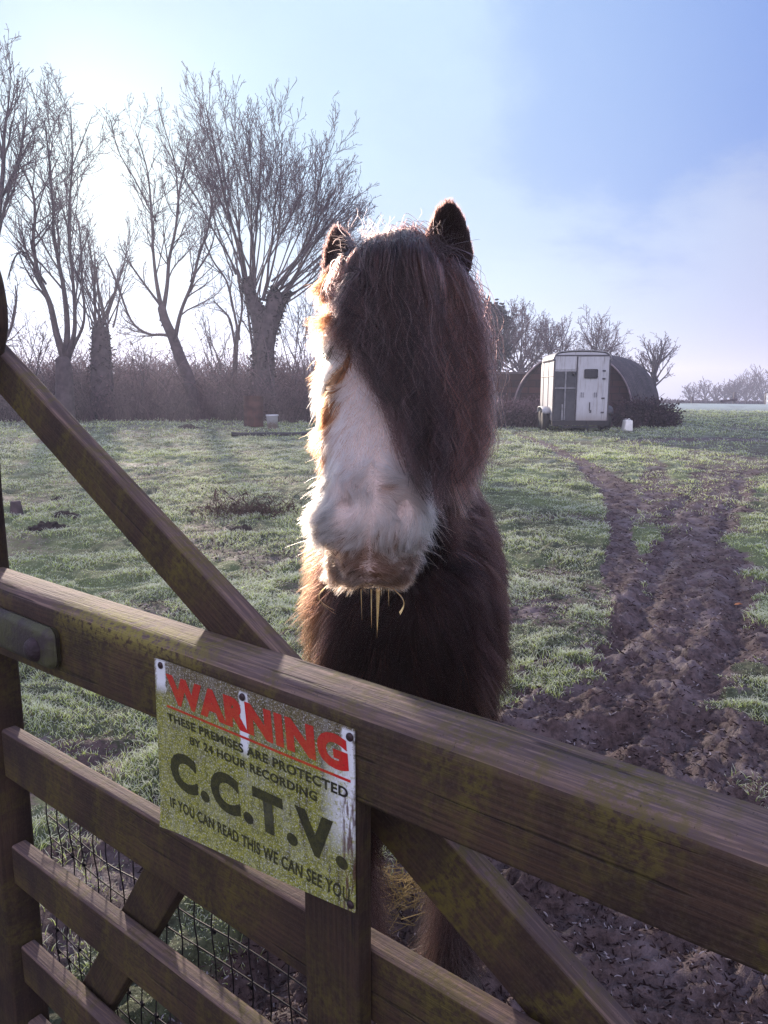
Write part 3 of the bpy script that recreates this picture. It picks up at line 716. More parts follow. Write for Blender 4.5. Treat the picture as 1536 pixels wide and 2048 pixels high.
EARS = {}
def horse_body(root, skin):
    parts = []
    # head
    t = np.linspace(HT[0], HT[-1], 34); rings = []
    a, d, b = (np.interp(t, HT, q) for q in (HA, HD, HB))
    for q in (a, d, b): q[1:-1] = (q[:-2] + 2 * q[1:-1] + q[2:]) / 4
    for i in range(len(t)): rings.append((hp(0., t[i], (d[i] + b[i]) / 2), HW * a[i], HV * (d[i] - b[i]) / 2))
    parts.append(loft(rings))
    # chin and lower lip under the muzzle
    rings = [(hp(0., tt, vv), HW * aa, HV * bb) for tt, vv, aa, bb in ((.44, -.075, .03, .025), (.50, -.072, .045, .035), (.55, -.060, .062, .038), (.59, -.050, .062, .037), (.618, -.044, .050, .030), (.634, -.040, .014, .01))]
    parts.append(loft(rings, 20))
    for sx in (-1, 1):                                        # brow ridges, cheeks, nostril wings
        for (w, tt, v, r) in ((.076, .165, .030, .032), (.052, .27, -.10, .055), (.052, .500, .004, .020), (.038, .535, .010, .022)):
            parts.append(loft([(hp(sx * w, tt, v + q * r), HW * r * math.sqrt(max(1 - q * q, .02)), HU * r * 1.25 * math.sqrt(max(1 - q * q, .02))) for q in np.linspace(-1, 1, 9)], 16, 2))
    # ears: a cupped cone each
    for key, base, tip, face, wd in (('L', at(671, 560, 1.42), at(662, 452, 1.46), nrm(np.array([-.80, -.50, .1])), .046), ('R', at(908, 535, 1.42), at(899, 396, 1.40), nrm(np.array([.50, -.85, .15])), .046)):
        ax = tip - base; Lr = np.linalg.norm(ax); ax = ax / Lr; side = nrm(np.cross(ax, face)); fc = np.cross(side, ax)
        EARS[key] = (base, ax, side, fc, Lr, wd)
        n = 24; V = []; hs = np.linspace(-.18, 1, 15)
        pr = np.interp(hs, [-.18, 0, .2, .45, .7, .88, 1], [.66, .85, 1.02, 1, .80, .46, .10])
        for h_, q in zip(hs, pr):
            C_ = base + ax * h_ * Lr - fc * .010 * math.sin(max(h_, 0) * 3)
            for k in range(n):
                an = 2 * np.pi * k / n
                cx_, cz_ = math.cos(an), math.sin(an)
                dep = .55 * cz_ - (.62 * math.exp(-(cx_ / .55) ** 2) * sst(h_, .02, .3) * (1 if cz_ > 0 else 0)) * .72
                V.append(C_ + side * wd * q * cx_ + fc * wd * q * dep)
        m = len(hs); F = [(i * n + k, i * n + (k + 1) % n, (i + 1) * n + (k + 1) % n, (i + 1) * n + k) for i in range(m - 1) for k in range(n)]
        F += [tuple(reversed(range(n))), tuple(range((m - 1) * n, m * n))]
        parts.append((np.array(V), F))
    # neck
    nk = smooth_rings([(.050, 1.98, 1.02, .145, .26), (.045, 1.80, 1.16, .125, .24), (.040, 1.63, 1.36, .10, .195), (.035, 1.52, 1.53, .095, .155), (.024, 1.44, 1.645, .075, .105), (.021, 1.41, 1.69, .06, .07)])
    rings = []
    for i, (x, y, z, al, bs) in enumerate(nk):
        j = min(i + 1, len(nk) - 1); k = max(i - 1, 0); tv = nrm(nk[j, :3] - nk[k, :3]); lat = np.array([1., 0, 0]); sg = nrm(np.cross(lat, tv))
        rings.append(((x, y, z), lat * al, sg * bs))
    parts.append(loft(rings))
    # trunk
    tr = smooth_rings([(1.50, .05, .09, 1.02, .82), (1.55, .05, .165, 1.10, .70), (1.68, .052, .215, 1.20, .61), (1.95, .055, .255, 1.30, .57), (2.3, .06, .285, 1.27, .55), (2.65, .07, .295, 1.26, .58), (2.95, .08, .27, 1.28, .66), (3.15, .085, .20, 1.22, .78), (3.24, .085, .10, 1.10, .92)])
    parts.append(loft([((x, y, (zt + zb) / 2), (a_, 0, 0), (0, 0, (zt - zb) / 2)) for y, x, a_, zt, zb in tr], 36, 2.2))
    # legs
    def leg(tab):
        tb = smooth_rings(tab, 4); rings = []
        for x, y, z, rx, ry in tb: rings.append(((x, y, z), (rx, 0, 0), (0, ry, 0)))
        parts.append(loft(rings, 18, 2))
    for x in (-.065, .175):
        leg([(x * .9 + .005, 1.74, .95, .10, .13), (x, 1.72, .72, .085, .10), (x, 1.71, .55, .062, .07), (x, 1.70, .43, .052, .056), (x, 1.71, .34, .040, .045), (x, 1.72, .2, .036, .042), (x, 1.70, .12, .046, .052), (x, 1.675, .065, .050, .058), (x, 1.66, .0, .062, .075)])
    for x in (-.06, .22):
        leg([(x, 2.95, 1.0, .11, .17), (x, 2.93, .80, .10, .14), (x, 3.0, .63, .07, .09), (x, 3.12, .50, .052, .065), (x, 3.14, .42, .046, .055), (x, 3.10, .25, .040, .044), (x, 3.07, .13, .05, .055), (x, 3.03, .065, .053, .06), (x, 3.01, 0, .065, .078)])
    V = []; F = []; off = 0
    for v, f in parts: V.append(v); F += [tuple(i + off for i in q) for q in f]; off += len(v)
    o = mesh_obj("body", np.concatenate(V), F, skin, root)
    bpy_fix_all(o)
    mo = o.modifiers.new("skin", 'REMESH'); mo.mode = 'VOXEL'; mo.voxel_size = .0085
    sm = o.modifiers.new("smooth", 'SMOOTH'); sm.factor = .5; sm.iterations = 5
    dg = bpy.context.evaluated_depsgraph_get(); me = bpy.data.meshes.new_from_object(o.evaluated_get(dg))
    o.modifiers.clear(); old = o.data; o.data = me; bpy.data.meshes.remove(old); me.name = "body"
    co = np.empty(len(me.vertices) * 3, np.float32); me.vertices.foreach_get('co', co); co = co.reshape(-1, 3).astype(float)
    no = np.empty(len(me.vertices) * 3, np.float32); me.vertices.foreach_get('normal', no); no = no.reshape(-1, 3)
    w, t_, v = head_local(co); dz = np.zeros(len(co))
    for sx in (-1, 1):                                        # nostrils, eye sockets
        dz -= .016 * np.exp(-(((w - sx * .040) / .011) ** 2 + ((t_ - .520) / .017) ** 2)) * (v > -.02)
        dz -= .012 * np.exp(-(((w - sx * .100) / .02) ** 2 + ((t_ - .195) / .018) ** 2 + ((v - .0) / .02) ** 2))
    dz -= .012 * np.exp(-((v + .034) / .007) ** 2) * sst(t_, .53, .56) * (np.abs(w) < .075)      # mouth line
    co += no * dz[:, None]
    me.vertices.foreach_set('co', co.astype(np.float32).ravel()); me.polygons.foreach_set('use_smooth', np.ones(len(me.polygons), bool)); me.update()
    # skin colours in large patches: white face and muzzle, dark coat, for the few places the fur lets through
    c = me.attributes.new('white', 'FLOAT', 'POINT'); c.data.foreach_set('value', face_white(co).astype(np.float32))
    me.materials.clear(); me.materials.append(skin)
    return o
def bpy_fix_all(o):
    bm = bmesh.new(); bm.from_mesh(o.data); bmesh.ops.recalc_face_normals(bm, faces=bm.faces); bm.to_mesh(o.data); bm.free()
def face_white(P):
    w, t, v = head_local(P); n = (vnoise(P * 28, 88) - .5) * .03
    m = sst(np.interp(t, [.10, .2, .3, .4, .46, .52], [.03, .075, .098, .104, .115, .15]) - np.abs(w - .010 + n), 0, .018) * sst(t, .08, .14)
    m = np.maximum(m, sst(t + n, .42, .47))
    m = np.maximum(m, np.exp(-(((w + .098) / .042) ** 2 + ((t - .205) / .05) ** 2) ** 2))
    m *= (v > -.15)
    bib = 0
    return np.clip(m, 0, 1)

def sample(me, n, rng, mask):
    me.calc_loop_triangles(); T = np.empty(len(me.loop_triangles) * 3, np.int32); me.loop_triangles.foreach_get('vertices', T); T = T.reshape(-1, 3)
    co = np.empty(len(me.vertices) * 3, np.float32); me.vertices.foreach_get('co', co); co = co.reshape(-1, 3).astype(float)
    no = np.empty(len(me.vertices) * 3, np.float32); me.vertices.foreach_get('normal', no); no = no.reshape(-1, 3).astype(float)
    ctr = co[T].mean(1); wgt = mask(ctr); A = np.linalg.norm(np.cross(co[T[:, 1]] - co[T[:, 0]], co[T[:, 2]] - co[T[:, 0]]), axis=1) * wgt
    cs = np.cumsum(A); idx = np.searchsorted(cs, rng.random(n) * cs[-1]); u, v = rng.random(n), rng.random(n); k = u + v > 1; u[k], v[k] = 1 - u[k], 1 - v[k]
    tt = T[idx]; b = np.stack([1 - u - v, u, v], 1)[:, :, None]
    return (co[tt] * b).sum(1), nrm((no[tt] * b).sum(1))
def strands(P, Nm, flow, L, K, rng, lift=.35, grav=.5, wav=.25, wsc=30., clump=.5, nclump=None, curl=0.0):
    n = len(P); flow = nrm(flow - Nm * (flow * Nm).sum(1, keepdims=True)); d0 = nrm(flow + Nm * lift); st = (L / (K - 1))[:, None]
    pts = np.empty((n, K, 3)); pts[:, 0] = P; d = d0.copy(); tz = vec_noise(P * wsc, 501); ind = rng.normal(0, 1, (n, 3)) * .13
    for k in range(1, K):
        s = k / (K - 1)
        q = tz * wav + ind + np.array([0, 0, -1.]) * grav * s
        if curl: q = q + vec_noise(pts[:, k - 1] * 26 + 9, 520) * curl
        d = nrm(d + q * .55); pts[:, k] = pts[:, k - 1] + d * st
    if clump:
        m = nclump or max(20, n // 22); gi = rng.choice(n, m, replace=False); kd = kdtree.KDTree(m)
        for i, g in enumerate(gi): kd.insert(P[g], i)
        kd.balance(); near = np.array([kd.find(p)[1] for p in P]); G = pts[gi[near]]
        global LASTCL; LASTCL = near; s = np.linspace(0, 1, K)[None, :, None]; c = clump * s ** 1.2 * rng.uniform(.5, 1.1, n)[:, None, None]
        off = (P - P[gi[near]])[:, None]; pts = pts * (1 - c) + (G + off * .25) * c
    return pts
def taper(n, K, r0, rng, tip=.15):
    s = np.linspace(0, 1, K)[None]; return (r0 * rng.uniform(.7, 1.25, n))[:, None] * (1 - (1 - tip) * s ** 1.6)

def mk_horse():
    rng = np.random.default_rng(12)
    root = empty("pony", (.05, 2.2, H(.05, 2.2)), "shaggy dark brown pony with white face standing behind the gate", "pony")
    ts = MT("pony_skin"); wa = ts.attr('white').outputs['Fac']; ts.color(ts.mix(wa, (.016, .009, .008), (.42, .33, .30))); ts.set(.7, .2)
    body = horse_body(root, ts.m); me = body.data
    hm = hair_mat("pony_coat_hair", .34, .5, ior=1.24); hl = hair_mat("pony_long_hair", .30, .40, ior=1.36)
    down = np.array([0, 0, -1.])
    # --- body and neck coat
    def mk_body(P): w, t, v = head_local(P); hd = (t > -.02) & (v > -.2) & (np.abs(w) < .16) & (P[:, 1] < 1.5); near = sst(-P[:, 1], -2.7, -1.5) * .85 + .15; ear = (t < .0) & (P[:, 2] > 1.685) & (np.abs(w) > .06); return np.where(hd | ear, 0, near * (P[:, 2] > .09))
    P, Nm = sample(me, 62000, rng, mk_body); n = len(P)
    side = np.stack([np.sign(P[:, 0] - .05) * .25, np.full(n, .35), np.full(n, -1.)], 1)
    lowleg = sst(-P[:, 2], -.38, -.2); L = rng.uniform(.045, .085, n) * (1 + .7 * lowleg) * (1 + .35 * (P[:, 1] < 1.7))
    pts = strands(P, Nm, side + vec_noise(P * 7, 55) * .35, L, 6, rng, .38, .55, .35, 26, .6)
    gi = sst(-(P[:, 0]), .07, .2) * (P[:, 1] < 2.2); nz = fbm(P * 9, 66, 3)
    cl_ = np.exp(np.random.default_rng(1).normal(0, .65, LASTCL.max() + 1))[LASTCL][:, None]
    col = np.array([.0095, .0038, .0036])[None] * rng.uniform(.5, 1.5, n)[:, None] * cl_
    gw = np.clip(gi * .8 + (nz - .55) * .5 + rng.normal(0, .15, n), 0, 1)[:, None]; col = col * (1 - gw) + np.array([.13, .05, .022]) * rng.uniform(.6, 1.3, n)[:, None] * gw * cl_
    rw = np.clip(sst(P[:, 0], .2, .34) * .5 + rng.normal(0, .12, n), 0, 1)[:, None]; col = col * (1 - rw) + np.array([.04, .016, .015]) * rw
    ft = (lowleg * rng.random(n) > .35)[:, None]; col = np.where(ft, np.array([.075, .05, .045]) * rng.uniform(.5, 1.6, n)[:, None], col)
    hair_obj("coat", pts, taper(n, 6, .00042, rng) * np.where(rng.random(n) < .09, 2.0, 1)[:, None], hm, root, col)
    # --- face fur
    def mk_face(P): w, t, v = head_local(P); return ((t > -.02) & (v > -.2) & (np.abs(w) < .17) & (P[:, 1] < 1.5) & ((np.abs(w) - .098) ** 2 + ((t - .195) * 1.2) ** 2 > .013 ** 2)) * (1 + 1.5 * sst(t, .40, .47))
    P, Nm = sample(me, 52000, rng, mk_face); n = len(P); w, t, v = head_local(P)
    muz = sst(t, .41, .47); jaw = sst(-v, .03, .1); cheek = sst(np.abs(w), .05, .085)
    sw = vec_noise(P * 17, 77)
    flow = HU[None] * (1 - .35 * muz)[:, None] + HW[None] * (np.sign(w) * (.12 + .5 * muz) + sw[:, 0] * (.15 + .85 * muz))[:, None] + HU[None] * (sw[:, 1] * .7 * muz)[:, None]
    flow = flow + HW[None] * (np.sign(w) * cheek * .35)[:, None]
    lip = sst(t, .50, .56) * (v < .0); L = rng.uniform(.016, .026, n) * (1 + .25 * muz + 1.3 * cheek + 1.0 * jaw)
    pts = strands(P, Nm, flow, L, 6, rng, .28, .25, .25, 34, .7, n // 26, .3)
    cl_ = np.random.default_rng(2).normal(0, 1, LASTCL.max() + 1)[LASTCL]; wh = face_white(P) + rng.normal(0, .10, n) + cl_ * .10
    base = np.array([.018, .009, .008])[None] * rng.uniform(.6, 1.5, n)[:, None]
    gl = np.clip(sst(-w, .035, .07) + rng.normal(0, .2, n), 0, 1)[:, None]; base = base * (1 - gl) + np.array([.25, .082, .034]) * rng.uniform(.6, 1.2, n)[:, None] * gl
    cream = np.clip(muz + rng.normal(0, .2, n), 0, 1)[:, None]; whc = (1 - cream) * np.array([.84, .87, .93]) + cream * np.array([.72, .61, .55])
    lf = (sst(-w, .052, .082) * (1 - .55 * muz) * (t > .05) * (1 - .8 * np.exp(-((t - .2) / .05) ** 2)))[:, None] * .85 * rng.uniform(.5, 1, n)[:, None]; whc = whc * (1 - lf) + np.array([.24, .095, .04]) * lf  # left rim of white fur browned: ginger edge, and less glare from the sun
    dirt = np.clip(sst(t + cl_ * .012 + .5 * sst(-v, .02, .05) * sst(t, .50, .55), .572, .592) * 1.4 + np.abs(cl_) * .2 * muz + sst(-v, .045, .075) * muz * .9 + (fbm(P * 33, 91, 3) - .52) * 3.0 * muz, 0, 1)[:, None] * rng.uniform(.7, 1, n)[:, None]
    whc = whc * (1 - dirt) + np.array([.085, .032, .011]) * dirt
    nost_shadow = np.exp(-(((np.abs(w) - .044) / .015) ** 2 + ((t - .512 + (np.abs(w) - .044) * .5) / .013) ** 2) ** 1.5)[:, None] * .6 * (v > -.03)[:, None]; whc = whc * (1 - nost_shadow) + np.array([.06, .036, .036]) * nost_shadow  # shadow above the nostrils put into the fur colour
    pk = np.exp(-(((np.abs(w) - .045) / .02) ** 2 + ((t - .475) / .022) ** 2))[:, None] * .55; whc = whc * (1 - pk) + np.array([.40, .30, .31]) * pk
    col = np.where((wh > .5)[:, None], whc * rng.uniform(.85, 1.05, n)[:, None] * np.exp(np.minimum(cl_ * (.07 + .16 * muz), .05))[:, None], base)
    col = col * (1 - .62 * sst(-w, .070, .098))[:, None]  # sunward edge darkened in the colour to hold down the sun's rim
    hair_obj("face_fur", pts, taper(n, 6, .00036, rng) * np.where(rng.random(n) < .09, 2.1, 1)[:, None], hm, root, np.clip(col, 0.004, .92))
    # --- ears
    ep, en = sample(me, 9000, rng, lambda Q: sum(((np.linalg.norm(Q - (b + ax * L_ * .5), axis=1) < L_ * .62) * 1.0) for b, ax, s_, f_, L_, w_ in EARS.values()))
    fl = np.zeros_like(ep); inn = np.zeros(len(ep))
    for b, ax, s_, f_, L_, w_ in EARS.values():
        k = np.linalg.norm(ep - (b + ax * L_ * .5), axis=1) < L_ * .75; fl[k] = ax; inn[k] = sst((en[k] * f_).sum(1), 0, .4)
    L = rng.uniform(.007, .017, len(ep)); pts = strands(ep, en, fl, L, 5, rng, .38, -.1, .3, 50, .3)
    col = (np.array([.020, .0095, .0085])[None] * (1 - inn[:, None] * .35)) * rng.uniform(.5, 1.6, len(ep))[:, None]
    hair_obj("ear_fur", pts, taper(len(ep), 5, .00034, rng), hm, root, col)
    # --- forelock: a thick curtain falling over the face to the right of the blaze
    G = [[(690, 510), (688, 590), (694, 670), (690, 745)], [(702, 505), (700, 600), (712, 690), (738, 750)], [(722, 500), (722, 600), (742, 700), (778, 805), (800, 900)],
         [(765, 496), (772, 600), (792, 720), (820, 860), (842, 995)], [(805, 494), (818, 600), (842, 740), (864, 880), (876, 1040)], [(845, 496), (866, 600), (890, 740), (902, 880), (890, 1025)],
         [(880, 508), (914, 600), (936, 720), (942, 850), (918, 995)], [(912, 520), (944, 620), (966, 730), (978, 840), (974, 945)]]
    K = 18; s = np.linspace(0, 1, K); GP = []
    for g in G:
        q = smooth_rings(g, 8); l = np.concatenate([[0], np.cumsum(np.linalg.norm(np.diff(q, axis=0), axis=1))]); l /= l[-1]
        q = np.stack([np.interp(s, l, q[:, 0]), np.interp(s, l, q[:, 1])], 1); GP.append([px_head(*p) for p in q])
    GP = np.array(GP)                                                     # (8,K,2) in head (w,t)
    n = 15000; wts = np.array([.35, .9, 1.15, 1.2, 1.2, 1.2, 1.1]); lam = rng.choice(7, n, p=wts / wts.sum()) + rng.random(n)
    nl = 120; lockc = np.sort(rng.uniform(0, 7, nl)); lam = np.where(rng.random(n) < .84, lockc[np.clip(np.searchsorted(lockc, lam), 0, nl - 1)] * .9 + lam * .1, lam)
    i = np.clip(lam.astype(int), 0, 6); f = (lam - i)[:, None, None]
    wt = GP[i] * (1 - f) + GP[i + 1] * f
    lkl = np.random.default_rng(6).uniform(.68, 1.03, 120)[np.clip((lam * 13).astype(int), 0, 119)]; ln = lkl * np.where(rng.random(n) < .7, rng.uniform(.72, 1.0, n), rng.uniform(.4, .85, n)); ss = np.clip(s[None] * ln[:, None], 0, 1.14) * (K - 1)
    i0 = np.clip(ss.astype(int), 0, K - 2); fr = (ss - i0)[..., None]; ar = np.arange(n)[:, None]; wt = wt[ar, i0] * (1 - fr) + wt[ar, i0 + 1] * fr
    lk = np.round(lam * 13).astype(int); ph = _h(lk, lk * 0, lk * 0, 5) * 6.28; am = _h(lk, lk * 0 + 1, lk * 0, 6)
    S = s[None]; S_ = np.broadcast_to(S, (n, K))
    wave = np.sin(S_ * (11 + 11 * am[:, None]) + ph[:, None]) * (.004 + .012 * am[:, None]) * S_ ** .8
    ind = np.cumsum(rng.normal(0, .0013, (n, K)), 1) + (rng.normal(0, 1, n) * np.where(rng.random(n) < .14, .024, .005))[:, None] * np.sin(np.minimum(S_ * 1.1, 1) * 3.14159) ** .7
    # a loop noise makes strands cross the locks
    nz = vec_noise(np.stack([lam[:, None] * 3.1 + 0 * S_, S_ * 3.5, 0 * S_], -1).reshape(-1, 3), 601).reshape(n, K, 3)
    W = wt[..., 0] + wave + ind + nz[..., 0] * .020 * S_ ** .8; T_ = wt[..., 1] + .004 * nz[..., 1]
    T_[:, 0] += rng.uniform(-.05, .012, n); T_[:, 1] += rng.uniform(-.03, .005, n)
    layer = rng.random(n) ** 1.4
    V_ = np.maximum(front_v(W, np.maximum(T_, 0.0)), .015 - .5 * np.maximum(np.abs(W) - .1, 0)) + .006 + (.008 + .032 * layer[:, None]) * np.minimum(S_ * 5, 1) + .010 * nz[..., 2] * S_
    V_ = V_ + ((am - .5) * .016)[:, None] * np.minimum(S_ * 4, 1)
    V_[:, 0] -= .012
    V_ = V_ + .02 * np.exp(-((S_ - .12) / .1) ** 2)
    pts = HP0 + W[..., None] * HW + T_[..., None] * HU + V_[..., None] * HV
    r_ = rng.random(n); lkc = np.exp(np.random.default_rng(4).normal(0, .8, lk.max() + 1))[lk][:, None]; col = np.array([.0080, .0036, .0039])[None] * rng.uniform(.5, 1.7, n)[:, None] * lkc
    rr = np.clip(sst(lam, 4.2, 6.6) * .8 + rng.normal(0, .2, n), 0, 1)[:, None]; col = col * (1 - rr) + np.array([.062, .025, .017]) * rr * rng.uniform(.6, 1.4, n)[:, None] * lkc
    col = np.where((r_ > .52)[:, None] & (r_ < .78)[:, None], np.array([.055, .028, .026]) * rng.uniform(.5, 1.4, n)[:, None], col); col = np.where((r_ < .09)[:, None], np.array([.16, .11, .10]) * rng.uniform(.6, 1.5, n)[:, None], col)  # palest strands are highlights put into the hair colour
    col = np.where(((r_ > .86) & (lam < 2.2))[:, None], np.array([.13, .085, .08]), col)
    hair_obj("forelock", pts, taper(n, K, .00040, rng, .35) * np.where(rng.random(n) < .08, 1.9, 1)[:, None], hl, root, col)
    # --- mane: hangs down the right-hand side of the neck
    n = 4600; q = rng.random(n); crest = np.stack([np.interp(q, [0, .35, 1], [.03, .05, .06]), np.interp(q, [0, .35, 1], [1.40, 1.52, 1.95]), np.interp(q, [0, .35, 1], [1.75, 1.68, 1.36])], 1) + rng.normal(0, .012, (n, 3))
    K = 16; s = np.linspace(0, 1, K)[None]; L = rng.uniform(.16, .44, n) * (1 - .35 * (q > .5)); ox = np.interp(q, [0, .4, 1], [.10, .095, .11]) + rng.normal(0, .018, n)
    lk = (q * 70).astype(int); ph = _h(lk, lk, lk, 9)[:, None] * 6.28
    X = crest[:, :1] + ox[:, None] * sst(s, 0, .38) + np.sin(s * 11 + ph) * .014 * s + np.cumsum(rng.normal(0, .003, (n, K)), 1)
    Yy = crest[:, 1:2] - .04 * s + rng.normal(0, .02, n)[:, None] * s + np.sin(s * 9 + ph * 2) * .01 * s
    Zz = crest[:, 2:3] + .02 * np.sin(np.minimum(s * 5, 1) * 3.14) - L[:, None] * np.maximum(s - .06, 0) ** 1.15
    col = np.array([.020, .0085, .009])[None] * rng.uniform(.4, 1.7, n)[:, None]
    hair_obj("mane", np.stack([X, Yy, Zz], -1), taper(n, K, .00042, rng, .35), hl, root, col)
    # --- tousled wisps on the poll, whiskers, long cheek hairs, wet strands under the chin
    n = 650; K = 14; s = np.linspace(0, 1, K)[None]
    w0 = rng.uniform(-.085, .085, n); b = hp(w0, rng.uniform(-.03, .02, n), rng.uniform(.03, .06, n)); L = rng.uniform(.03, .075, n)
    a = rng.normal(0, .5, n); cr = rng.uniform(3, 9, n)[:, None]; ph = rng.uniform(0, 6.28, n)[:, None]
    X = b[:, :1] + (np.sin(a) * L)[:, None] * s + np.sin(cr * s + ph) * .008 * s; Yy = b[:, 1:2] - rng.uniform(-.01, .03, n)[:, None] * s + np.cos(cr * s + ph) * .008 * s
    Zz = b[:, 2:3] + (np.cos(a) * L)[:, None] * (s - .75 * s ** 2 * rng.uniform(0, 1.3, n)[:, None])
    pp = [np.stack([X, Yy, Zz], -1)]; rr = [taper(n, K, .00030, rng, .4)]; cc = [np.array([.028, .018, .018]) * rng.uniform(.4, 1.8, n)[:, None]]
    n = 330; side = rng.choice([-1, 1], n, p=[.5, .5]); tt = np.where(rng.random(n) < .85, rng.uniform(.45, .60, n), rng.uniform(.05, .44, n)); aa = np.interp(tt, HT, HA)
    low = rng.random(n) < .3; vv = np.where(low, rng.uniform(-.09, -.05, n), rng.uniform(-.06, .01, n)); ww = np.where(low, rng.uniform(-.05, .05, n), side * aa * rng.uniform(.8, 1.0, n))
    b = hp(ww, tt, vv); out = HW[None] * np.where(low, ww * 6, side)[:, None] + HV[None] * rng.normal(.15, .3, n)[:, None] + HU[None] * rng.uniform(-.1, .7, n)[:, None]; out = nrm(out + rng.normal(0, .2, (n, 3)))
    L = rng.uniform(.02, .05, n)[:, None, None]; s3 = np.linspace(0, 1, K)[None, :, None]; bend = nrm(np.array([0, 0, -1.]) + rng.normal(0, .5, (n, 3)))[:, None]
    pp.append(b[:, None] + out[:, None] * L * s3 + bend * L * .55 * s3 ** 2); rr.append(taper(n, K, .00024, rng, .3)); cc.append(np.where((tt < .44)[:, None], np.array([.30, .14, .06]), np.array([.62, .48, .36])) * rng.uniform(.5, 1.1, n)[:, None])
    hair_obj("whiskers", np.concatenate(pp), np.concatenate(rr), hl, root, np.concatenate(cc))
    pp = []; rr = []
    for (x0, y0), (x1, y1), r0, cv, cnt in (((757, 1180), (754, 1275), .0016, 0, 9), ((742, 1180), (743, 1258), .0008, 0, 4), ((722, 1178), (724, 1240), .0006, 0, 3), ((786, 1178), (800, 1232), .0009, .012, 5), ((655, 1170), (672, 1228), .0006, -.02, 3), ((776, 1180), (778, 1215), .0006, 0, 3)):
        A = at(x0, y0, 1.135); B = at(x1, y1, 1.135)
        for _ in range(cnt):
            s3 = np.linspace(0, 1, 14)[:, None]; j = rng.normal(0, r0 * .9, 3); pp.append(A + j * (1 - s3) ** .8 + (B - A) * s3 * rng.uniform(.85, 1.02) + np.array([1., 0, 0]) * cv * np.sin(s3 * 3.1)); rr.append(.00042 * (1 - .6 * s3[:, 0]))
    hair_obj("wet_beard", np.array(pp), np.array(rr), hl, root, np.tile(np.array([[.42, .17, .04]]), (len(pp), 1)))
    # --- feathers on the lower legs
    n = 3800; li = rng.integers(0, 4, n); lx = np.array([-.065, .175, -.06, .22])[li]; ly = np.array([1.705, 1.705, 3.09, 3.09])[li]
    an = rng.uniform(0, 2 * np.pi, n); z0 = rng.uniform(.10, .36, n); r0 = .04; K = 9; s = np.linspace(0, 1, K)[None]
    L = rng.uniform(.09, .19, n)[:, None]; fl = rng.uniform(.02, .075, n)[:, None]
    X = lx[:, None] + np.cos(an)[:, None] * (r0 + fl * s) + np.cumsum(rng.normal(0, .002, (n, K)), 1); Yy = ly[:, None] + np.sin(an)[:, None] * (r0 + fl * s); Zz = np.maximum(z0[:, None] - L * s ** 1.1, .004)
    hair_obj("leg_feather", np.stack([X, Yy, Zz], -1), taper(n, K, .0005, rng, .3), hl, root, np.array([.05, .03, .03]) * rng.uniform(.3, 1.9, n)[:, None])
    # --- eyes
    te = MT("pony_eye"); te.color((.012, .006, .005)); te.set(.08, .6)
    for sx in (-1, 1):
        bm = bmesh.new(); bmesh.ops.create_uvsphere(bm, u_segments=24, v_segments=16, radius=.019); o = bm_obj("eye", bm, te.m, root, True); o.location = tuple(hp(sx * .094, .195, .008))
        o.matrix_parent_inverse = Matrix.Translation(-root.location)
    # --- tail
    n = 1400; K = 12; s = np.linspace(0, 1, K)[None]; x0 = rng.normal(.085, .03, n)
    X = x0[:, None] + np.cumsum(rng.normal(0, .004, (n, K)), 1) + rng.normal(0, .05, n)[:, None] * s; Yy = 3.22 + .12 * np.sin(s * 2) + rng.normal(0, .02, n)[:, None]; Zz = 1.12 - rng.uniform(.7, 1.0, n)[:, None] * s ** 1.1
    hair_obj("tail", np.stack([X, Yy, Zz], -1), taper(n, K, .0006, rng, .3), hl, root, np.array([.03, .017, .016]) * rng.uniform(.5, 1.5, n)[:, None])
    # --- hooves
    hm2 = simple("hoof_horn", (.05, .038, .034), .7, 0, .4, 30, .5)
    for x, y in ((-.065, 1.655), (.175, 1.655), (-.06, 3.0), (.22, 3.0)):
        bm = bmesh.new(); lathe(bm, [(.074, 0), (.075, .006), (.068, .035), (.060, .066), (.05, .072)], 24)
        o = bm_obj("hoof", bm, hm2, root, True); o.location = (x, y, H(x, y) - .012)
mk_horse()
# ------------------------------------------------------------------ trees, hedge
BARK = simple("winter_bark", (.075, .053, .060), .85, 0, .35, 5, .6); TWIG = simple("bare_twigs", (.075, .052, .060), .85, 0, .3, 3)
BARKF = simple("distant_bark", (.075, .060, .072), .85, 0, .3, 3)
IVY = strand_mat("ivy_leaf", trans=.2); TWIGH = strand_mat("bare_twig", trans=.1)
def rot_about(d, ax, a): return d * math.cos(a) + np.cross(ax, d) * math.sin(a) + ax * (ax @ d) * (1 - math.cos(a))
def grow(rng, polys, p, d, L, r, lvl, cfg):
    n = cfg['n'][lvl]; pts = [p]; d = d / np.linalg.norm(d); wob = cfg['wob'][lvl]; up = cfg['up'][lvl]
    for k in range(n):
        d = nrm(d + rng.normal(0, wob, 3) + np.array([0, 0, up])); p = p + d * L / n; pts.append(p)
    pts = np.array(pts); rad = r * (1 - (1 - cfg['tip'][lvl]) * np.linspace(0, 1, n + 1)); polys[min(lvl, 2)].append((pts, np.maximum(rad, cfg['rmin'])))
    if lvl + 1 < len(cfg['n']): branch(rng, polys, pts, rad, L, lvl, cfg)
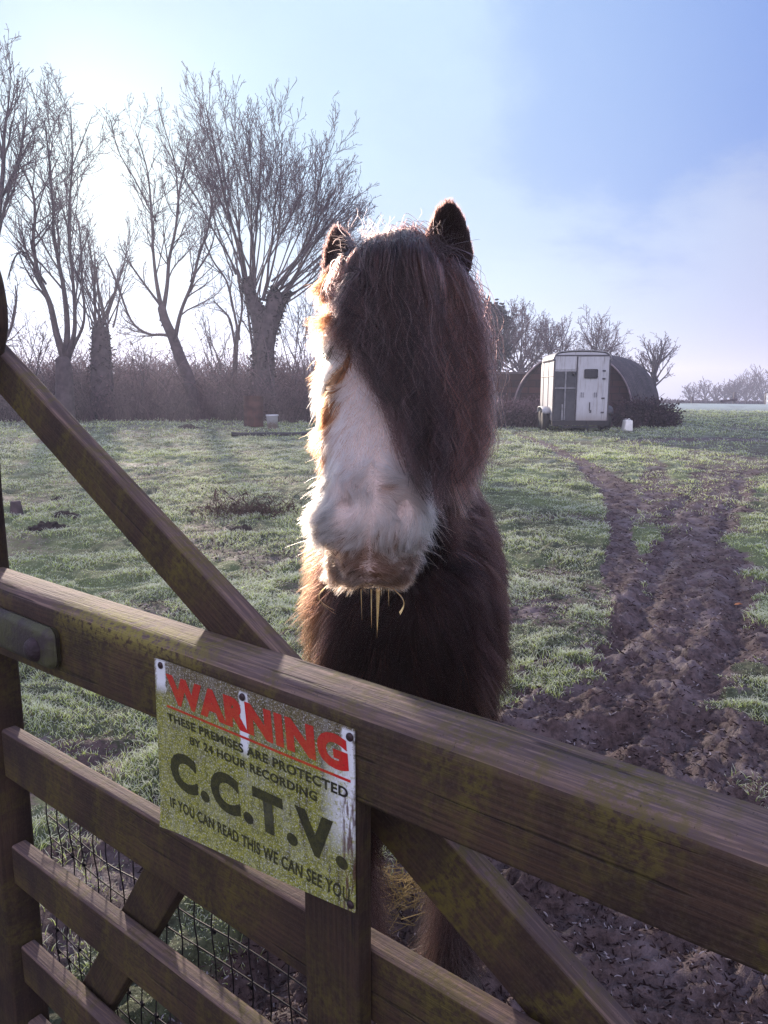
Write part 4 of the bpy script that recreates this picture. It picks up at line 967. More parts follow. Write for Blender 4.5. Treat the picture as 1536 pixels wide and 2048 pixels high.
def branch(rng, polys, pts, rad, L, lvl, cfg):
    n = len(pts) - 1; c = max(1, int(round(cfg['kids'][lvl] * L + rng.random() * .99)))
    for k in range(c):
        t = cfg['from'][lvl] + (1 - cfg['from'][lvl]) * ((k + rng.random()) / c); x = min(t * n, n - 1e-3); i = int(x); f = x - i
        q = pts[i] * (1 - f) + pts[i + 1] * f; dd = nrm(pts[i + 1] - pts[i]); ax = nrm(np.cross(dd, rng.normal(0, 1, 3)))
        nd = rot_about(dd, ax, R(rng.uniform(*cfg['ang'][lvl])))
        rr = (rad[i] * (1 - f) + rad[i + 1] * f) * rng.uniform(.36, .58)
        grow(rng, polys, q, nd, L * rng.uniform(*cfg['len'][lvl]) * (1.1 - .55 * t), max(rr, cfg['rmin']), lvl + 1, cfg)
def cfg(kids, ln, ang=((18, 42), (20, 48), (20, 55)), up=(.05, .07, .06, .04), wob=(.09, .12, .16, .2), n=(7, 6, 5, 3), tip=(.3, .3, .4, .5), rmin=.006, frm=(.3, .15, .1)):
    return dict(kids=kids, len=ln, ang=ang, up=up, wob=wob, n=n, tip=tip, rmin=rmin, **{'from': frm})
def tree(label, trunk, limbs, Y, c, seed, group=None, shoots=(), bark=None, twig=None, ivy=0, name="bare_tree", cat="tree", tcol=(.12, .082, .096)):
    """trunk/limbs: traced polylines [(px, py, width px)...]; shoots: (px, py, angle deg from vertical, length m, radius m)"""
    rng = np.random.default_rng(seed); polys = ([], [], []); tr = []
    k = Y / 1500
    def line(g, dj):
        if g is not None and dj > -9: g = [(g[0][0] - (g[1][0] - g[0][0]) * .4, g[0][1] - (g[1][1] - g[0][1]) * .4, g[0][2])] + list(g)
        q = smooth_rings([(a, b, w) for a, b, w in g], 4); q[-1, 2] *= .5; y = Y + np.linspace(0, dj, len(q)); 
        return np.array([at(a, b, yy) for (a, b, _), yy in zip(q, y)]), np.maximum(q[:, 2] * .78 * k / 2, c['rmin'])
    for g in trunk: tr.append(line(g, rng.uniform(-.3, .3)))
    for g in limbs:
        P, r = line(g, rng.uniform(-1.6, 1.6)); r = r * .85; polys[0].append((P, r)); L = float(np.linalg.norm(np.diff(P, axis=0), axis=1).sum())
        branch(rng, polys, P, r, L, 0, c)
    for (px, py, a, L, r) in shoots:
        b = at(px, py, Y) + np.array([rng.normal(0, .12), rng.normal(0, .15), 0]); az = rng.uniform(-.5, .5)
        d = np.array([math.sin(R(a)), math.cos(R(a)) * math.sin(az) * .7, math.cos(R(a)) * math.cos(az)]); grow(rng, polys, b, d, L, r, 0, c)
    b0 = tr[0][0][0] if tr else at(*trunk[0][0][:2], Y)
    t = empty(name, tuple(b0), label, cat, group)
    tubes("trunk", tr, 10, bark or BARK, t)
    pl = polys[0] + polys[1]
    if pl: tubes("branches", pl, 5, bark or BARK, t)
    if polys[2]:
        K = 5; s = np.linspace(0, 1, K); A = np.empty((len(polys[2]), K, 3)); B = np.empty((len(polys[2]), K))
        for i, (p, r) in enumerate(polys[2]):
            x = np.linspace(0, 1, len(p)); B[i] = np.interp(s, x, r)
            for d_ in range(3): A[i, :, d_] = np.interp(s, x, p[:, d_])
        hair_obj("twigs", A, B, TWIGH, t, np.tile(np.array([tcol]), (len(A), 1)) * rng.uniform(.7, 1.3, len(A))[:, None])
    if ivy:
        P0 = np.concatenate([np.repeat(p, 6, 0) for p, _ in tr]); R0 = np.concatenate([np.repeat(r, 6) for _, r in tr]); ii = rng.integers(0, len(P0), ivy)
        base = P0[ii] + nrm(rng.normal(0, 1, (ivy, 3))) * (R0[ii] * rng.uniform(.8, 1.35, ivy))[:, None]; dd = nrm(rng.normal(0, 1, (ivy, 3)) + np.array([0, 0, -.4]))
        s = np.linspace(0, 1, 3)[None, :, None]; pts = base[:, None] + dd[:, None] * rng.uniform(.05, .17, ivy)[:, None, None] * s
        hair_obj("ivy", pts, np.tile(np.array([[.012, .03, .006]]), (ivy, 1)) * rng.uniform(.4, 1.1, ivy)[:, None], IVY, t, np.array([.045, .036, .036]) * rng.uniform(.5, 1.5, ivy)[:, None])
    return t
def mk_trees():
    g = "bare trees along the left hedge"
    cA = cfg((2.5, 4.6, 6.0), ((.24, .46), (.28, .52), (.28, .52)), rmin=.0052)
    cS = cfg((2.1, 3.9, 5.6), ((.3, .56), (.28, .54), (.28, .55)), ang=((12, 30), (16, 40), (20, 50)), rmin=.0050, up=(.025, .05, .05, .05), wob=(.055, .09, .13, .18))
    rg = np.random.default_rng(77)
    # big pollard with stubby forked head
    sh = []
    for a in np.linspace(-26, 66, 34):
        L = np.interp(a, [-36, -10, 5, 20, 40, 58, 72], [4.6, 5.2, 5.4, 5.3, 4.7, 3.9, 3.2]) * rg.uniform(.8, 1.0); b = [(486, 560), (500, 575), (522, 600), (545, 585), (556, 600)][int(np.clip((a + 25) / 89 * 5 + rg.normal(0, .6), 0, 4))]
        sh.append((b[0] + rg.normal(0, 6), b[1] + rg.normal(0, 8), a + rg.normal(0, 2.5), L, rg.uniform(.022, .05)))
    tree("large pollarded tree with a thick stubby forked trunk and a dense fan of upright shoots", [[(527, 830, 66), (526, 760, 58), (528, 690, 52), (520, 640, 46), (505, 600, 34), (490, 560, 26)], [(528, 700, 50), (538, 650, 46), (548, 610, 42), (550, 582, 36)], [(540, 660, 40), (560, 615, 20), (580, 585, 10)]],
         [[(490, 565, 14), (478, 500, 11), (458, 430, 9), (440, 350, 7), (424, 270, 5), (410, 205, 3)], [(475, 660, 8), (465, 610, 7), (452, 560, 6), (425, 520, 5), (405, 470, 3)], [(556, 600, 10), (590, 560, 8), (610, 500, 6), (640, 430, 5), (672, 380, 3)]], 26, cS, 9, g, sh, ivy=2600)
    # leaning open tree
    tree("slender leaning tree with a wide open crown, beside the pollard", [[(388, 820, 34), (380, 765, 30), (360, 715, 28), (346, 676, 25), (330, 640, 22), (322, 610, 20)]],
         [[(322, 615, 15), (312, 560, 11), (306, 500, 8), (304, 450, 7), (300, 388, 6), (292, 330, 4), (270, 260, 3)], [(326, 622, 15), (334, 570, 12), (338, 519, 10), (351, 458, 8), (358, 388, 7), (370, 330, 5), (380, 270, 3)],
          [(343, 672, 12), (323, 669, 9), (295, 667, 8), (262, 641, 7), (234, 566, 6), (208, 508, 3)], [(350, 676, 14), (362, 622, 11), (384, 566, 9), (398, 510, 8), (417, 454, 6), (424, 400, 4)],
          [(320, 610, 9), (290, 570, 7), (262, 530, 5), (240, 490, 3)], [(392, 545, 6), (420, 500, 5), (430, 450, 4), (420, 380, 3)], [(300, 420, 5), (270, 360, 4), (236, 300, 3), (222, 240, 2.5)], [(356, 400, 5), (350, 330, 4), (330, 260, 3), (318, 215, 2.5)]], 25, cA, 2, g)
    tree("multi-stemmed bare tree with twisting stems, left of the shooting stump", [[(130, 815, 46), (129, 765, 42), (127, 735, 38), (124, 712, 30)]],
         [[(124, 705, 24), (112, 665, 20), (101, 613, 17), (86, 575, 14), (75, 543, 12), (66, 482, 10), (70, 435, 8), (64, 380, 7), (40, 330, 5), (20, 290, 4)], [(132, 700, 20), (135, 650, 17), (127, 575, 13), (118, 530, 11), (108, 470, 9), (106, 407, 7), (100, 341, 6), (94, 280, 4), (88, 240, 3)],
          [(140, 700, 16), (150, 650, 12), (146, 560, 9), (138, 480, 8), (140, 388, 6), (145, 322, 5), (141, 215, 3)], [(148, 690, 11), (168, 640, 8), (164, 560, 6), (160, 470, 5), (150, 420, 4)],
          [(80, 550, 7), (50, 505, 5), (30, 515, 5), (15, 560, 4)], [(70, 440, 5), (84, 390, 4), (95, 360, 4), (120, 310, 3)], [(146, 330, 4), (165, 280, 3), (185, 230, 2)]], 24, cA, 3, g)
    sh = [(200 + rg.normal(0, 9), 655 + rg.normal(0, 6), rg.uniform(-32, 34), rg.uniform(1.4, 3.4), rg.uniform(.02, .04)) for _ in range(22)]
    tree("stout pollard stump topped with short upright shoots", [[(206, 820, 60), (203, 740, 52), (202, 690, 46), (201, 652, 40)]], [[(190, 660, 9), (190, 600, 7), (189, 550, 5), (190, 500, 3)]], 25, cS, 4, g, sh, ivy=700)
    tree("thin twin-stemmed tree close to the left of the large pollard", [[(466, 820, 14), (470, 740, 13), (472, 690, 12), (478, 650, 10)]], [[(470, 690, 8), (460, 640, 7), (440, 615, 5), (425, 600, 3)], [(477, 660, 8), (484, 610, 6), (474, 540, 5), (476, 470, 3)], [(505, 690, 9), (498, 640, 8), (492, 590, 6), (470, 520, 3)]], 27, cA, 5, g)
    tree("bare tree at the far left edge, its crown the tallest", [[(-46, 840, 60), (-40, 740, 52), (-30, 650, 44)]],
         [[(-30, 650, 26), (-16, 540, 20), (-4, 440, 15), (6, 340, 12), (8, 270, 9), (16, 215, 5), (20, 170, 3)], [(-10, 500, 12), (8, 420, 8), (30, 340, 6), (48, 270, 4), (54, 210, 3)], [(-32, 640, 20), (-60, 520, 14), (-90, 400, 9), (-120, 250, 5)], [(-36, 660, 18), (-2, 690, 12), (22, 655, 9), (33, 600, 6), (30, 570, 4)], [(2, 300, 8), (-10, 240, 6), (-14, 180, 4)]], 23, cA, 6, g, ivy=500)
    # small saplings in the hedge
    for k, (px, top, yy, lab) in enumerate(((592, 560, 27, "thin bare sapling half hidden by the pony's cheek"), (285, 690, 25, "spindly sapling under the leaning tree"), (436, 640, 26, "upright sapling between the leaning tree and the twin-stemmed tree"), (70, 640, 25, "small bushy sapling left of the multi-stemmed tree"))):
        sh = [(px + rg.normal(0, 9), 760, rg.uniform(-24, 24), (770 - top) / 1500 * yy * rg.uniform(.7, 1.05), .022) for _ in range(7)]
        tree(lab, [[(px, 825, 9), (px, 790, 8), (px + 1, 755, 7)]], [], yy, cA, 20 + k, g, sh, name="sapling", cat="sapling")
    # trees on the right, further off
    g2 = "bare trees behind the hut"
    cB = cfg((3.0, 4.6, 5.0), ((.4, .65), (.35, .6), (.3, .6)), ang=((22, 48), (22, 50), (20, 55)), rmin=.008, up=(.03, .05, .05, .04))
    for k, (px, top, w, yy, nsh, lab) in enumerate(((984, 612, 70, 38, 9, "dark ivy-clad tree just right of the pony's mane"), (1040, 628, 80, 44, 10, "rounded bare tree between the ivy-clad tree and the horsebox"), (1104, 652, 90, 46, 9, "low spreading bare tree rising behind the horsebox roof"), (1196, 646, 96, 48, 10, "tall thin bare tree above the right end of the horsebox"), (1308, 688, 108, 42, 14, "dense round bare tree right of the curved hut"))):
        m = yy / 1500; hgt = (775 - top) * m
        sh = [(px + rg.normal(0, 3), 775 - 45 * rg.random(), a + rg.normal(0, 5), hgt * rg.uniform(.62, .85) * (1 - .25 * abs(a) / 60), .06) for a in np.linspace(-50, 50, nsh + 6)]
        t = tree(lab, [[(px, 800, 13), (px, 770, 11), (px + 2, 735, 9), (px + 1, 712, 6)]], [], yy, cB, 40 + k, g2, sh, BARKF, BARKF, ivy=0)
        if k == 0:
            rng = np.random.default_rng(5); nb = 2600; q = rng.integers(0, 7, nb); cx_ = np.array([(978, 650), (990, 690), (1000, 640), (985, 725), (970, 690), (1004, 700), (982, 625)])[q]
            b = np.array([at(x + rng.normal(0, 9), y + rng.normal(0, 10), yy + rng.normal(0, .5)) for x, y in cx_]); s = np.linspace(0, 1, 3)[None, :, None]
            hair_obj("ivy", b[:, None] + nrm(rng.normal(0, 1, (nb, 3)))[:, None] * .22 * s, np.tile(np.array([[.02, .05, .01]]), (nb, 1)), IVY, t, np.array([.045, .042, .045]) * rng.uniform(.5, 1.4, nb)[:, None])
    # far trees on the right-hand horizon
    cC = cfg((1.6, 2.2), ((.4, .7), (.35, .6)), ang=((25, 55), (25, 55)), rmin=.03, n=(5, 4, 3), up=(.04, .06, .05), wob=(.1, .15, .2))
    lab = ("faint far tree alone at the left end of the horizon row", "dark far tree with a solid lump of crown", "small far tree right of the dark one", "wide far bush-like tree above the hedge", "tall far tree behind the middle fence post", "far tree with a broad ragged crown", "tallest far tree at the right edge", "short far tree tucked beside the edge tree", "pale far tree low over the hedge")
    for k, (px, top, w) in enumerate(((1382, 774, 24), (1410, 768, 30), (1432, 778, 22), (1450, 772, 30), (1474, 764, 36), (1492, 758, 40), (1526, 744, 50), (1510, 766, 30), (1464, 776, 26))):
        yy = 120 + (k * 7) % 13; m = yy / 1500; hgt = (806 - top) * m * 1.15
        sh = [(px, 800, a + rg.normal(0, 5), hgt * rg.uniform(.7, .95) * (1 - .3 * abs(a) / 60), .09) for a in np.linspace(-58, 58, 13)]
        tree(lab[k], [[(px, 812, 3.4), (px, 800, 3), (px, 790, 2)]], [], yy, cC, 60 + k, "trees on the far horizon", sh, BARKF, BARKF)
mk_trees()

def stems(rng, n, x, y, z0, L, sp, K=7, up=1.0):
    """arching bramble stems"""
    az = rng.uniform(0, 2 * np.pi, n); s = np.linspace(0, 1, K)[None]; out = rng.uniform(.1, sp, n)[:, None] * L[:, None]
    arch = rng.uniform(.3, 1.05, n)[:, None]
    X = x[:, None] + np.cos(az)[:, None] * out * s ** 1.2 + np.cumsum(rng.normal(0, .025, (n, K)), 1) * L[:, None]
    Y_ = y[:, None] + np.sin(az)[:, None] * out * s ** 1.2 + np.cumsum(rng.normal(0, .025, (n, K)), 1) * L[:, None]
    Z = z0[:, None] + L[:, None] * up * (s * 1.15 - arch * .9 * s ** 2.2)
    return np.stack([X, Y_, np.maximum(Z, z0[:, None])], -1)
STEM = strand_mat("dead_bramble_stem", trans=.25)
def thicket(name, label, n, region, hgt, seed, col, rad, kind=None, cat=None, leaves=0, sp=.8):
    rng = np.random.default_rng(seed); x, y = region(rng, n); z = ground(x, y, False); L = hgt(x, y, rng)
    pts = stems(rng, n, x, y, z - .03, L, sp); r = rng.uniform(.5, 1.3, n)[:, None] * rad * np.linspace(1, .45, 7)[None]
    c = np.array(col)[None] * rng.uniform(.45, 1.6, n)[:, None] * (.55 + 1.0 * fbm(np.stack([x, y], 1) * .8, 15, 3))[:, None]
    if leaves:
        i = rng.integers(0, n, leaves); j = rng.integers(1, 7, leaves); b = pts[i, j]; s = np.linspace(0, 1, 7)[None, :, None]
        lp = b[:, None] + nrm(rng.normal(0, 1, (leaves, 3)))[:, None] * rng.uniform(.04, .10, leaves)[:, None, None] * s
        pts = np.concatenate([pts, lp]); r = np.concatenate([r, np.tile(np.array([[.3, .8, 1, 1, .8, .5, .1]]), (leaves, 1)) * rad * 2.6]); c = np.concatenate([c, np.array(col)[None] * rng.uniform(.6, 2.2, leaves)[:, None]])
    o = hair_obj(name, pts, r, STEM, None, c); tag(o, label, cat, kind=kind); return o
def mk_hedges():
    HC = (.105, .070, .078)
    def reg(rng, n):
        px = rng.uniform(-260, 640, n); yy = rng.uniform(24.2, 30, n); return (px - 768) / 1500 * yy * 1.0, yy
    def hh(x, y, rng): return rng.uniform(.4, 1.0, len(x)) * (1.4 + 1.3 * fbm(np.stack([x, y], 1) * .45, 8, 3)) * (1 + .10 * (y - 26)) * np.where(rng.random(len(x)) < .15, 1.9, 1)
    thicket("undergrowth", "tangled purple-brown bramble undergrowth along the foot of the left trees", 16000, reg, hh, 3, HC, .0095, 'stuff', "undergrowth", 9000)
    def reg2(rng, n):
        px = rng.uniform(-300, 700, n); yy = rng.uniform(45, 48, n); return (px - 768) / 1500 * yy, yy
    thicket("hedge", "distant trimmed hedge seen between the left tree trunks", 6500, reg2, lambda x, y, rng: rng.uniform(2.0, 3.9, len(x)), 4, (.10, .07, .088), .035, 'stuff', "hedge", 0, .5)
    def reg3(rng, n): x = rng.uniform(30, 95, n); return x, rng.uniform(96, 99, n)
    thicket("hedge", "long low dark hedge across the far right field", 6000, reg3, lambda x, y, rng: rng.uniform(.55, .85, len(x)), 5, (.075, .055, .066), .05, 'stuff', "hedge", 0, .6)
    def reg4(rng, n):
        px = rng.uniform(945, 1084, n); yy = rng.uniform(24.5, 27, n); return (px - 768) / 1500 * yy, yy
    thicket("bramble", "dense leafy bramble bank left of the horsebox", 3000, reg4, lambda x, y, rng: rng.uniform(.6, 1.5, len(x)) * .85, 6, (.10, .066, .078), .010, None, "bramble", 5200)
    def reg5(rng, n):
        a = rng.normal(0, .42, n); px = 1283 + a * 62; yy = 25.2 + rng.normal(0, .5, n); return (px - 768) / 1500 * yy, yy
    thicket("bramble", "dark bramble heap piled against the right side of the curved hut", 2600, reg5, lambda x, y, rng: rng.uniform(.5, 1.15, len(x)) * (1.15 - .45 * np.abs((x / 25.2 * 1500 - 515) / 62) ** 1.2).clip(.3), 7, (.055, .036, .042), .011, None, "bramble", 3600)
    def reg6(rng, n):
        px = np.where(rng.random(n) < .75, rng.normal(490, 42, n), rng.uniform(395, 610, n)); yy = 8.7 + rng.normal(0, .16, n); return (px - 768) / 1500 * yy, yy
    thicket("bramble_patch", "sparse dead bramble tuft growing in the grass left of the pony", 480, reg6, lambda x, y, rng: rng.uniform(.06, .26, len(x)) * (1 + 1.5 * (rng.random(len(x)) < .2)), 8, (.055, .038, .034), .0032, None, "bramble", 160, 1.0)
    rng = np.random.default_rng(3); o = None
mk_hedges()

# ------------------------------------------------------------------ horsebox, hut, small things
def mk_trailer():
    zc = 22.0; X0 = (1152 - 768) / 1500 * zc; Y0 = zc - .3; Z0 = H(X0, Y0); g = empty("horsebox", (X0, Y0, Z0), "weathered white twin-axle horsebox trailer parked in front of the hut", "trailer")
    g.rotation_euler = (0, 0, R(-4.3))
    def P(o): o.matrix_parent_inverse = Matrix(); return o
    def paint(name, c, st):
        t = MT(name); v = t.coord(); a = t.noise(v, 1.6, 5, .6); b = t.noise(t.coord('Object', (9, 9, .7)), 2, 5, .65)
        sx = t.nd('ShaderNodeSeparateXYZ'); t.lk(v, sx.inputs[0])
        c1 = t.mix(t.mr(a, .4, .65, 0, .4), c, tuple(q * .72 for q in c)); c1 = t.mix(t.math('MULTIPLY', t.mr(b, .5, .7), st), c1, (.16, .12, .10))
        low = t.math('MULTIPLY', t.mr(t.math('ADD', sx.outputs[2], t.math('MULTIPLY', b, .5)), .95, .35), .75); c1 = t.mix(low, c1, (.17, .125, .095)); t.color(c1); t.set(.5, .4); return t.m
    white = paint("weathered_white_aluminium", (.46, .465, .50), .55); grey = simple("galvanised_steel", (.22, .22, .24), .5, .5, .3, 8); dark = simple("black_chassis", (.022, .020, .024), .7, 0, .3, 8)
    roofm = paint("dirty_roof_fibreglass", (.24, .235, .25), .6); blk = simple("dark_rubber", (.02, .019, .021), .8); glass = MT("dark_window"); glass.color((.012, .012, .016)); glass.set(.12, .5)
    panelm = simple("grey_opening_panel", (.055, .056, .066), .8, 0, .25, 5); trim = simple("dark_edge_trim", (.06, .055, .065), .55, .2, .3, 6)
    w = .785
    def sec(zb, zt, r, ww):
        out = [(-ww, zb), (-ww, zt - r)]
        for a in np.linspace(0, math.pi / 2, 7)[1:]: out.append((-ww + r - r * math.cos(a), zt - r + r * math.sin(a)))
        for x in np.linspace(-ww + r, ww - r, 5)[1:-1]: out.append((x, zt + .03 * (1 - (x / ww) ** 2)))
        for a in np.linspace(math.pi / 2, 0, 7): out.append((ww - r + r * math.cos(a), zt - r + r * math.sin(a)))
        out.append((ww, zb)); return out
    # body shell: rear at y=0, nose at y=2.9
    V = []; ys = [0, .03, 1.0, 2.2, 2.6, 2.82, 2.92]; sc = [1, 1, 1, 1, .96, .86, .7]; n = None
    for y, k in zip(ys, sc):
        s = sec(.33 + (1 - k) * .5, 2.24 - (1 - k) * .6, .22, w * (.93 + .07 * k)); n = len(s); V += [(x, y, z) for x, z in s]
    F = []
    for i in range(len(ys) - 1):
        for k in range(n): F.append((i * n + k, i * n + (k + 1) % n, (i + 1) * n + (k + 1) % n, (i + 1) * n + k))
    F += [tuple(range(n)), tuple(reversed(range((len(ys) - 1) * n, len(ys) * n)))]
    o = P(mesh_obj("body", V, F, white, g)); bpy_fix(o)
    # roof skin
    V = []; 
    for y, k in zip((-.02, .02, 1.0, 2.2, 2.55), (1, 1, 1, 1, .97)):
        s = sec(2.05, 2.265, .235, w + .012)[1:-1]; V += [(x * k, y, z * (.985 + .015 * k)) for x, z in s]
    n = len(V) // 5; F = [(i * n + k, i * n + k + 1, (i + 1) * n + k + 1, (i + 1) * n + k) for i in range(4) for k in range(n - 1)]
    o = P(mesh_obj("roof", V, F, roofm, g)); md = o.modifiers.new("t", 'SOLIDIFY'); md.thickness = .03; md.offset = 1
    def B(name, boxes, m, par=g, bev=.006):
        bm = bmesh.new()
        for b in boxes: box(bm, *b, bev)
        o = bm_obj(name, bm, m, par); 
        if par is g: o.matrix_parent_inverse = Matrix()
        return o
    B("frame", [(-.79, -.755, -.03, .02, .33, 2.06), (.755, .79, -.03, .02, .33, 2.06), (-.155, -.125, -.035, .02, .33, 2.14), (-.75, .75, -.03, .01, 2.15, 2.19)], trim)
    B("top_door", [(-.75, -.16, -.022, .0, 1.78, 2.15)], white)
    opening_panel = B("opening_panel", [(-.75, -.16, -.012, .0, .34, 1.74)], panelm)  # dark panel stands in for the shaded opening behind the bars
    B("opening_bar", [(-.475, -.435, -.045, -.01, .36, 1.74), (-.75, -.16, -.05, -.013, 1.24, 1.275), (-.75, -.16, -.035, -.012, 1.715, 1.75)], grey, opening_panel)
    B("opening_strut", [(-.545, -.50, -.07, -.03, .34, .80)], grey, opening_panel)
    d = B("door", [(-.12, .60, -.024, .0, .34, 2.14)], white); B("corner_panel", [(.605, .75, -.016, .0, .34, 2.14)], white)
    B("window", [(.06, .44, -.034, -.02, 1.53, 1.79)], glass.m, d, .03)
    for x in (.03, .40): 
        for dx in (-.03, .03): B("door_catch", [(x + dx - .009, x + dx + .009, -.05, -.02, 1.0, 1.14)], grey, d, .003)
    B("handle", [(.235, .262, -.05, -.02, .62, .86), (.255, .30, -.05, -.02, .56, .64)], trim, d, .004)
    for z in (1.50, 1.72, .55, .95): B("hinge", [(.57, .66, -.04, -.012, z, z + .045)], trim, d, .004)
    bm = bmesh.new(); lathe(bm, [(.05, 0), (.05, .04), (.03, .055), (.0001, .06)], 16, Matrix.Translation((-.23, -.03, 1.66)) @ Matrix.Rotation(R(90), 4, 'X')); o = bm_obj("rear_lamp", bm, dark, g, True); P(o)
    B("side_seam", [(-.80, -.782, .0, .03, .33, 2.0), (-.80, -.782, 1.02, 1.05, .33, 2.03), (-.80, -.782, 2.1, 2.13, .33, 2.03), (-.80, -.783, .03, 2.6, 1.58, 1.605)], trim)
    B("chassis", [(-.80, .80, -.06, .02, .20, .335), (-.70, -.6, -.02, 2.9, .16, .33), (.6, .70, -.02, 2.9, .16, .33), (-.5, .5, -.10, -.04, .13, .19), (-.04, .04, 2.7, 4.0, .24, .33)], dark)
    B("prop_stand", [(.17, .215, -.09, -.045, .0, .30), (.10, .28, -.14, .0, -.01, .025)], dark)
    for sx in (-1, 1):
        V = []; prof = []
        for a in np.linspace(180, 0, 19):
            prof.append((1.02 - .62 * math.cos(R(a)) * -1 * -1, .52 + .20 * math.sin(R(a)) ** .6))
        for y, z in prof:
            for x in (sx * .785, sx * 1.02): V.append((x, y, z))
        F = [(2 * i, 2 * i + 1, 2 * i + 3, 2 * i + 2) for i in range(18)]
        o = P(mesh_obj("mudguard", V, F, white if sx < 0 else trim, g)); md = o.modifiers.new("t", 'SOLIDIFY'); md.thickness = .025
        for y in (.72, 1.34):
            Mx = Matrix.Translation((sx * .90, y, .29)) @ Matrix.Rotation(R(90), 4, 'Y')
            bm = bmesh.new(); lathe(bm, [(.17, -.085), (.26, -.09), (.29, -.06), (.295, 0), (.29, .06), (.26, .09), (.17, .085)], 28, Mx); o = bm_obj("wheel", bm, blk, g, True); P(o)
            bm = bmesh.new(); lathe(bm, [(.03, -.07), (.10, -.065), (.15, -.05), (.175, -.085), (.175, .085), (.15, .05), (.10, .065), (.03, .07)], 20, Mx); bm_obj("rim", bm, grey, o, True)
mk_trailer()

def mk_hut():
    yc = 27.5; xc = (1146 - 768) / 1500 * yc; z0 = H(xc, yc); az = R(31); dv = np.array([math.sin(az), math.cos(az), 0]); lat = np.array([1., 0, 0]); Rr = 2.13; stem = .40; Ln = 5.0
    g = empty("nissen_hut", (xc, yc, z0), "arched corrugated iron hut with a dark blockwork front behind the horsebox", "hut")
    def prof(r):
        out = [(-r, 0), (-r, stem)] + [(-r * math.cos(a), stem + r * math.sin(a)) for a in np.linspace(0, math.pi, 60)[1:-1]] + [(r, stem), (r, 0)]; return out
    t = MT("rusted_corrugated_iron"); v = t.coord('Object'); a = t.noise(v, 1.3, 5, .65); b = t.noise(t.coord('Object', (2, 2, 9)), 2, 4, .6)
    t.color(t.mix(t.mr(b, .5, .7, 0, .6), t.mix(t.mr(a, .35, .65), (.018, .013, .017), (.055, .042, .05)), (.12, .10, .11))); t.set(.65, .4)
    n = 90; V = []; pr = prof(Rr); m = len(pr)
    for k in range(n):
        s = k / (n - 1) * Ln; q = .022 * math.sin(s * 2 * math.pi / .14 * .5)
        for x, z in prof(Rr + q): V.append(np.array([xc, yc, z0]) + lat * x + dv * (s - .25) + np.array([0, 0, z]))
    F = [(i * m + k, i * m + k + 1, (i + 1) * m + k + 1, (i + 1) * m + k) for i in range(n - 1) for k in range(m - 1)]
    o = mesh_obj("roof", V, F, t.m, g); md = o.modifiers.new("t", 'SOLIDIFY'); md.thickness = .03
    tb = MT("dark_red_blockwork"); tc = tb.nd('ShaderNodeTexBrick'); v = tb.coord('Object', (1, 1, 1), (R(90), 0, 0)); tb.lk(v, tc.inputs['Vector'])
    tc.inputs['Scale'].default_value = 1.0; tc.inputs['Brick Width'].default_value = .55; tc.inputs['Row Height'].default_value = .24; tc.inputs['Mortar Size'].default_value = .018
    tc.inputs['Color1'].default_value = (.075, .034, .032, 1); tc.inputs['Color2'].default_value = (.036, .019, .02, 1); tc.inputs['Mortar'].default_value = (.018, .012, .014, 1)
    nz = tb.noise(v, 4, 5, .6); tb.color(tb.mix(tb.mr(nz, .4, .7, 0, .6), tc.outputs['Color'], (.04, .026, .03))); tb.set(.9, .2); tb.bump(tc.outputs['Fac'], -.8, .03)
    pr = prof(Rr - .04); V = [np.array([xc, yc, z0]) + lat * x + np.array([0, 0, z]) for x, z in pr]; V += [p + dv * .2 for p in V]; m = len(pr)
    F = [tuple(range(m)), tuple(reversed(range(m, 2 * m)))] + [(k, (k + 1) % m, (k + 1) % m + m, k + m) for k in range(m)]
    o = mesh_obj("front_wall", V, F, tb.m, g, False); bpy_fix(o)
    pl = [(np.array([xc, yc, z0]) + lat * x - dv * .27 + np.array([0, 0, z])) for x, z in prof(Rr + .01)[1:-1]]
    tubes("edge_hoop", [(np.array(pl), np.full(len(pl), .03))], 6, simple("pale_rusty_hoop", (.26, .20, .22), .6, .3), g)
    # low block wall running left from the hut
    xa, xb, yw = (948 - 768) / 1500 * 29, xc - 1.2, 29.0; zz = H((xa + xb) / 2, yw)
    w = empty("block_wall", ((xa + xb) / 2, yw, zz), "dark red block wall with a flat coping, left of the curved hut", "wall")
    bm = bmesh.new(); box(bm, xa, xb, yw, yw + .22, zz - .1, zz + 1.78); bm_obj("wall_face", bm, tb.m, w)
    bm = bmesh.new(); box(bm, xa - .03, xb, yw - .04, yw + .26, zz + 1.783, zz + 1.86, .01); bm_obj("coping", bm, simple("dark_coping", (.10, .075, .085), .8, 0, .3, 4, .4), w)
mk_hut()

